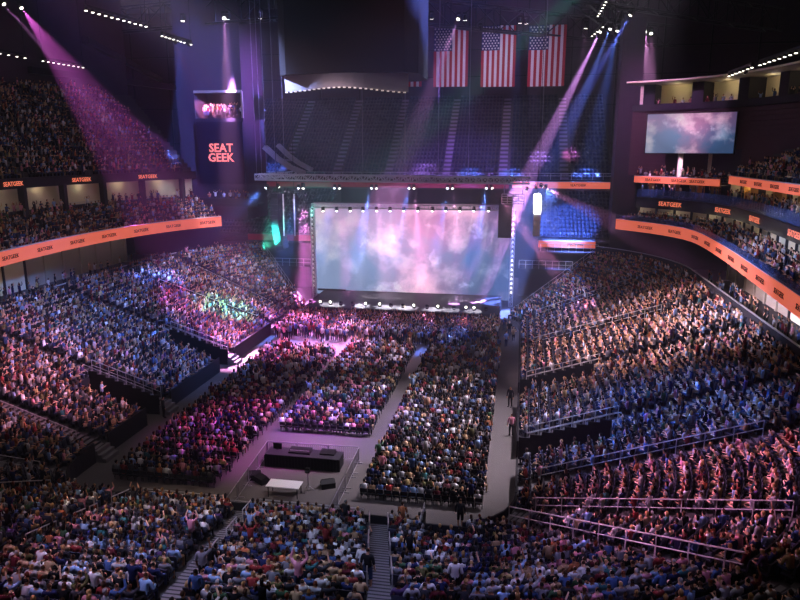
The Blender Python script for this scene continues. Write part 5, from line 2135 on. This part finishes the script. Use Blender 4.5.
def pose_joints(pose):
    sit = pose.startswith('sit')
    hz = 0.54 if sit else 0.94
    ln = {'sit_lean': 0.14}.get(pose, -0.03 if sit else 0.0)
    hx = {'sit_turn': 0.03}.get(pose, 0.0)
    J = {'pelvis': (0, 0, hz), 'waist': (0, ln * .4, hz + .18), 'chest': (0, ln * .9, hz + .38), 'neck': (0, ln * 1.05 + .01, hz + .54), 'head0': (hx, ln * 1.1 + .035, hz + .63), 'head': (hx, ln * 1.1 + .035, hz + .74),
         'nose': (hx * 2, ln * 1.1 + .145, hz + .675)}
    R = {'pelvis': (.15, .115), 'waist': (.125, .10), 'chest': (.15, .105), 'neck': .05, 'head0': (.07, .085), 'head': (.075, .09), 'nose': .014}
    E_ = [('pelvis', 'waist'), ('waist', 'chest'), ('chest', 'neck'), ('neck', 'head0'), ('head0', 'head'), ('head0', 'nose')]
    sh = hz + .47
    for sx, sn in ((-1, 'l'), (1, 'r')):
        J['sh' + sn] = (sx * .18, ln * .95, sh)
        if pose.endswith('up') or (pose.endswith('one') and sx > 0):
            e, w, h = (sx * .31, ln + .10, sh + .13), (sx * .23, ln + .17, sh + .37), (sx * .22, ln + .18, sh + .46)
        elif pose.endswith('clap'):
            e, w, h = (sx * .27, ln + .06, sh - .24), (sx * .09, ln + .30, sh - .16), (sx * .03, ln + .36, sh - .12)
        elif sit:
            e, w, h = (sx * .27, ln + .02, sh - .27), (sx * .15, ln + .26, sh - .31), (sx * .08, ln + .33, sh - .33)
        else:
            e, w, h = (sx * .25, -.02, sh - .28), (sx * .26, .05, sh - .52), (sx * .26, .08, sh - .61)
        J['el' + sn], J['wr' + sn], J['ha' + sn] = e, w, h
        R['sh' + sn], R['el' + sn], R['wr' + sn], R['ha' + sn] = .058, .043, .03, .034
        E_ += [('chest', 'sh' + sn), ('sh' + sn, 'el' + sn), ('el' + sn, 'wr' + sn), ('wr' + sn, 'ha' + sn)]
        if sit:
            J['hip' + sn], J['kn' + sn], J['an' + sn], J['to' + sn] = (sx * .10, .06, hz), (sx * .12, .46, .52), (sx * .12, .43, .10), (sx * .13, .60, .05)
        else:
            J['hip' + sn], J['kn' + sn], J['an' + sn], J['to' + sn] = (sx * .10, .0, hz - .08), (sx * .11, .02, .50), (sx * .11, -.02, .09), (sx * .13, .15, .045)
        R['hip' + sn], R['kn' + sn], R['an' + sn], R['to' + sn] = .088, .062, .042, .04
        E_ += [('pelvis', 'hip' + sn), ('hip' + sn, 'kn' + sn), ('kn' + sn, 'an' + sn), ('an' + sn, 'to' + sn)]
    return J, E_, R


def add_fingers(me, J):
    """five tapered fingers on each hand, rooted in the palm"""
    bm = bmesh.new()
    bm.from_mesh(me)
    for sx, sn in ((-1, 'l'), (1, 'r')):
        w, h = Vector(J['wr' + sn]), Vector(J['ha' + sn])
        d = (h - w).normalized()
        side = d.cross(Vector((0, 0, 1)))
        side = side.normalized() if side.length > .1 else Vector((1, 0, 0))
        curl = side.cross(d).normalized() * -0.5
        for k, (off, ln) in enumerate(((-.03, .055), (-.01, .07), (.01, .075), (.028, .065), (-.045, .045))):
            thumb = k == 4
            root = h + side * off * (1 if not thumb else 1) + d * (.01 if not thumb else -.02)
            dd = (d if not thumb else (d * .6 - side * .8).normalized())
            pts = [root, root + dd * ln * .55, root + dd * ln * .55 + (dd + curl).normalized() * ln * .5]
            rad = (.010, .009, .006)
            rings = []
            for p_, r_ in zip(pts, rad):
                q = dd.to_track_quat('Z', 'Y').to_matrix()
                rings.append([bm.verts.new(p_ + q @ Vector((r_ * math.cos(t), r_ * math.sin(t), 0))) for t in (0, 1.57, 3.14, 4.71)])
            for a, b in zip(rings[:-1], rings[1:]):
                for i in range(4):
                    bm.faces.new((a[i], a[(i + 1) % 4], b[(i + 1) % 4], b[i]))
            bm.faces.new(rings[-1])
    bm.to_mesh(me)
    bm.free()


def seg_dist(P, a, b):
    a, b = np.array(a), np.array(b)
    ab = b - a
    t = np.clip(((P - a) @ ab) / (ab @ ab), 0, 1)
    return np.linalg.norm(P - (a + t[:, None] * ab), axis=1)


def shell(me, keep, off, name):
    """garment: the kept faces of the body, pushed out along their normals"""
    bm = bmesh.new()
    bm.from_mesh(me)
    bm.normal_update()
    bm.faces.ensure_lookup_table()
    kill = [f for f, k in zip(bm.faces, keep) if not k]
    nrm = {v: v.normal.copy() for v in bm.verts}
    for v, n_ in nrm.items():
        v.co += n_ * off
    bmesh.ops.delete(bm, geom=kill, context='FACES')
    left, isles = set(bm.faces), []
    while left:
        st_, isle = [left.pop()], []
        while st_:
            f = st_.pop()
            isle.append(f)
            for e in f.edges:
                for g in e.link_faces:
                    if g in left:
                        left.discard(g)
                        st_.append(g)
        isles.append(isle)
    if name != 'hair' and len(isles) > 1:
        big = max(isles, key=len)
        bmesh.ops.delete(bm, geom=[f for i_ in isles if i_ is not big for f in i_], context='FACES')
    out = bpy.data.meshes.new(name)
    bm.to_mesh(out)
    bm.free()
    out.polygons.foreach_set('use_smooth', [True] * len(out.polygons))
    return out


BODIES = {}


def body_set(pose):
    if pose in BODIES:
        return BODIES[pose]
    J, E_, R = pose_joints(pose)
    me = skin_body(J, E_, R)
    cent = np.array([list(p.center) for p in me.polygons])
    nor = np.array([list(p.normal) for p in me.polygons])
    D = np.stack([seg_dist(cent, J[a], J[b]) / (0.5 * ((R[a] if not isinstance(R[a], tuple) else sum(R[a]) / 2) + (R[b] if not isinstance(R[b], tuple) else sum(R[b]) / 2))) for a, b in E_], 1)
    who = D.argmin(1)
    bn = ['%s-%s' % e for e in E_]
    lab = np.array([bn[i] for i in who])
    isin = lambda keys: np.array([any(l.startswith(k) for k in keys) for l in lab])
    torso = isin(('pelvis-waist', 'waist', 'chest'))
    hips = isin(('pelvis-hip', 'hip')) | (torso & (cent[:, 2] < J['pelvis'][2] + .12) | (np.linalg.norm(cent - np.array(J['pelvis']), axis=1) < 0.26))
    upper = isin(('sh',))
    lower = isin(('el',))
    shin = isin(('kn',))
    foot = isin(('an',))
    head = isin(('neck', 'head'))
    hc = np.array(J['head'])
    rel = cent - hc
    hair = head & ((rel[:, 2] > 0.055) | ((rel[:, 1] < 0.0) & (rel[:, 2] > -0.09)))
    longh = head & ((rel[:, 2] > 0.055) | ((rel[:, 1] < 0.02) & (rel[:, 2] > -0.24)))
    torso_top = torso & ~((lab == 'chest-neck') & (cent[:, 2] > J['neck'][2] - .03))
    S0 = {'hair': shell(me, hair, .017, 'hair'), 'long_hair': shell(me, longh, .028, 'hair'),
          'short_top': shell(me, torso_top | upper | (hips & (cent[:, 2] > J['pelvis'][2] - .02) & (lab == 'pelvis-waist')), .016, 'top'), 'long_top': shell(me, torso_top | upper | lower, .016, 'top'),
          'trousers': shell(me, hips | shin, .012, 'trousers'), 'shorts': shell(me, hips, .016, 'shorts'), 'shoe_l': shell(me, foot & (cent[:, 0] < 0), .010, 'shoe'), 'shoe_r': shell(me, foot & (cent[:, 0] > 0), .010, 'shoe')}
    add_fingers(me, J)
    me.name = 'body'
    me.polygons.foreach_set('use_smooth', [True] * len(me.polygons))
    for k, g in S0.items():
        g.materials.append(M_DARK)
    me.materials.append(M_DARK)
    S0['body'] = me
    BODIES[pose] = S0
    return S0


def cmat(kind, nm, rgb):
    return mat(kind + '_' + nm.replace(' ', '_'), S(*rgb), 0.8, noise=0.12, nscale=18, spec=0.15)


M_SHOE = cmat('shoe', 'black', (30, 28, 30))


def person(loc, face, pose, shirt, hair, skin, leg, label, group, long_top=False, long_hair=False, shorts=False, scale=1.0):
    B = body_set(pose)
    t = thing('person', label, 'person', loc, group)
    t.rotation_euler = (0, 0, math.atan2(-face[0], face[1]))
    t.scale = (scale,) * 3
    sk = cmat('skin', str(skin), SKINS[skin][0])

    def add(nm, me, m_):
        o = bpy.data.objects.new(nm, me)
        COL.objects.link(o)
        o.parent = t
        o.material_slots[0].link = 'OBJECT'
        o.material_slots[0].material = m_
        return o
    add('body', B['body'], sk)
    add('hair', B['long_hair' if long_hair else 'hair'], cmat('hair', HAIRS[hair][0], HAIRS[hair][1]))
    add('top', B['long_top' if long_top else 'short_top'], cmat('cloth', SHIRTS[shirt][0], SHIRTS[shirt][1]))
    add('shorts' if shorts else 'trousers', B['shorts' if shorts else 'trousers'], cmat('denim', LEGS[leg][0], LEGS[leg][1]))
    add('shoe', B['shoe_l'], M_SHOE)
    add('shoe', B['shoe_r'], M_SHOE)
    return t


IDX = {t[0]: i for i, t in enumerate(SHIRTS)}
for i in sorted(NEAR, key=lambda i: PX[i, 2]):
    q = PEOPLE[i]
    st = int(q[5])
    if st:
        pose = ['stand', 'stand_up', 'stand_clap', 'stand_one'][RNG.choice(4, p=[.5, .1, .25, .15])]
    else:
        pose = ['sit', 'sit_lean', 'sit_clap', 'sit_one', 'sit_turn'][RNG.choice(5, p=[.4, .22, .16, .06, .16])]
    no = seat_no.get((q[6], q[7], round(q[8], 4)), 1)
    lh = bool(RNG.random() < 0.4)
    lab = '%s in %s top, %s%s hair, %s row, %s %s' % (
        'person standing' if st else 'person', SHIRTS[ks[i]][0], 'long ' if lh and not st else '', HAIRS[kh[i]][0], ordinal(q[7] + 1), ordinal(no), BLOCK_NAME[block_of(q[6], q[8], q[9])])
    f = np.array([q[3], q[4]])
    f /= np.linalg.norm(f)
    a = RNG.normal(0, .15)
    f = np.array([f[0] * math.cos(a) - f[1] * math.sin(a), f[0] * math.sin(a) + f[1] * math.cos(a)])
    fw = 0.24 if st else 0.0
    person((q[0] + f[0] * fw, q[1] + f[1] * fw, q[2] + (0.0 if st else -0.02)), f, pose, ks[i], kh[i], kk[i], kl[i], lab, 'seated crowd nearest the camera', bool(RNG.random() < .45), lh, bool(RNG.random() < .25 and not st), RNG.uniform(.94, 1.06))

# people who stand apart on the floor and stairs
zz = 3.5
for _ in range(8):
    p = at_z(368, 589, zz)
    kk_ = int((33.2 - p.y) / TREAD)
    zz = Z0 + kk_ * RISE
person((p.x, p.y, Z0 + kk_ * RISE + 0.02), (0.1, 1), 'stand', IDX['black'], 0, 1, 0, 'man in dark top and blue shorts standing on the wide grey stair', 'people standing apart', False, False, True, 1.06)
p = at_z(460, 527, 0)
person(tuple(p), (0.1, 1), 'stand', IDX['charcoal'], 1, 1, 1, 'bare-legged person in dark top behind the last row of the right floor block', 'people standing apart', True, False, True, 1.03)
p = at_z(510, 407, 0)
person(tuple(p), (-0.4, -1), 'stand', IDX['black'], 0, 2, 1, 'person in black standing on the side aisle near the black stair well', 'people standing apart', True, False, False, 1.06)
p = at_z(511, 436, 0)
person(tuple(p), (-0.3, 1), 'stand', IDX['pink'], 1, 0, 1, 'person in pale pink top on the side aisle below the black stair well wall', 'people standing apart', False, False, False, 1.04)
p = at_z(164, 418, 0)
person(tuple(p), (0.6, 0.6), 'stand', IDX['charcoal'], 0, 1, 1, 'person in dark clothes at the foot of the pale stair of the left stand', 'people standing apart', True, False, False, 1.05)
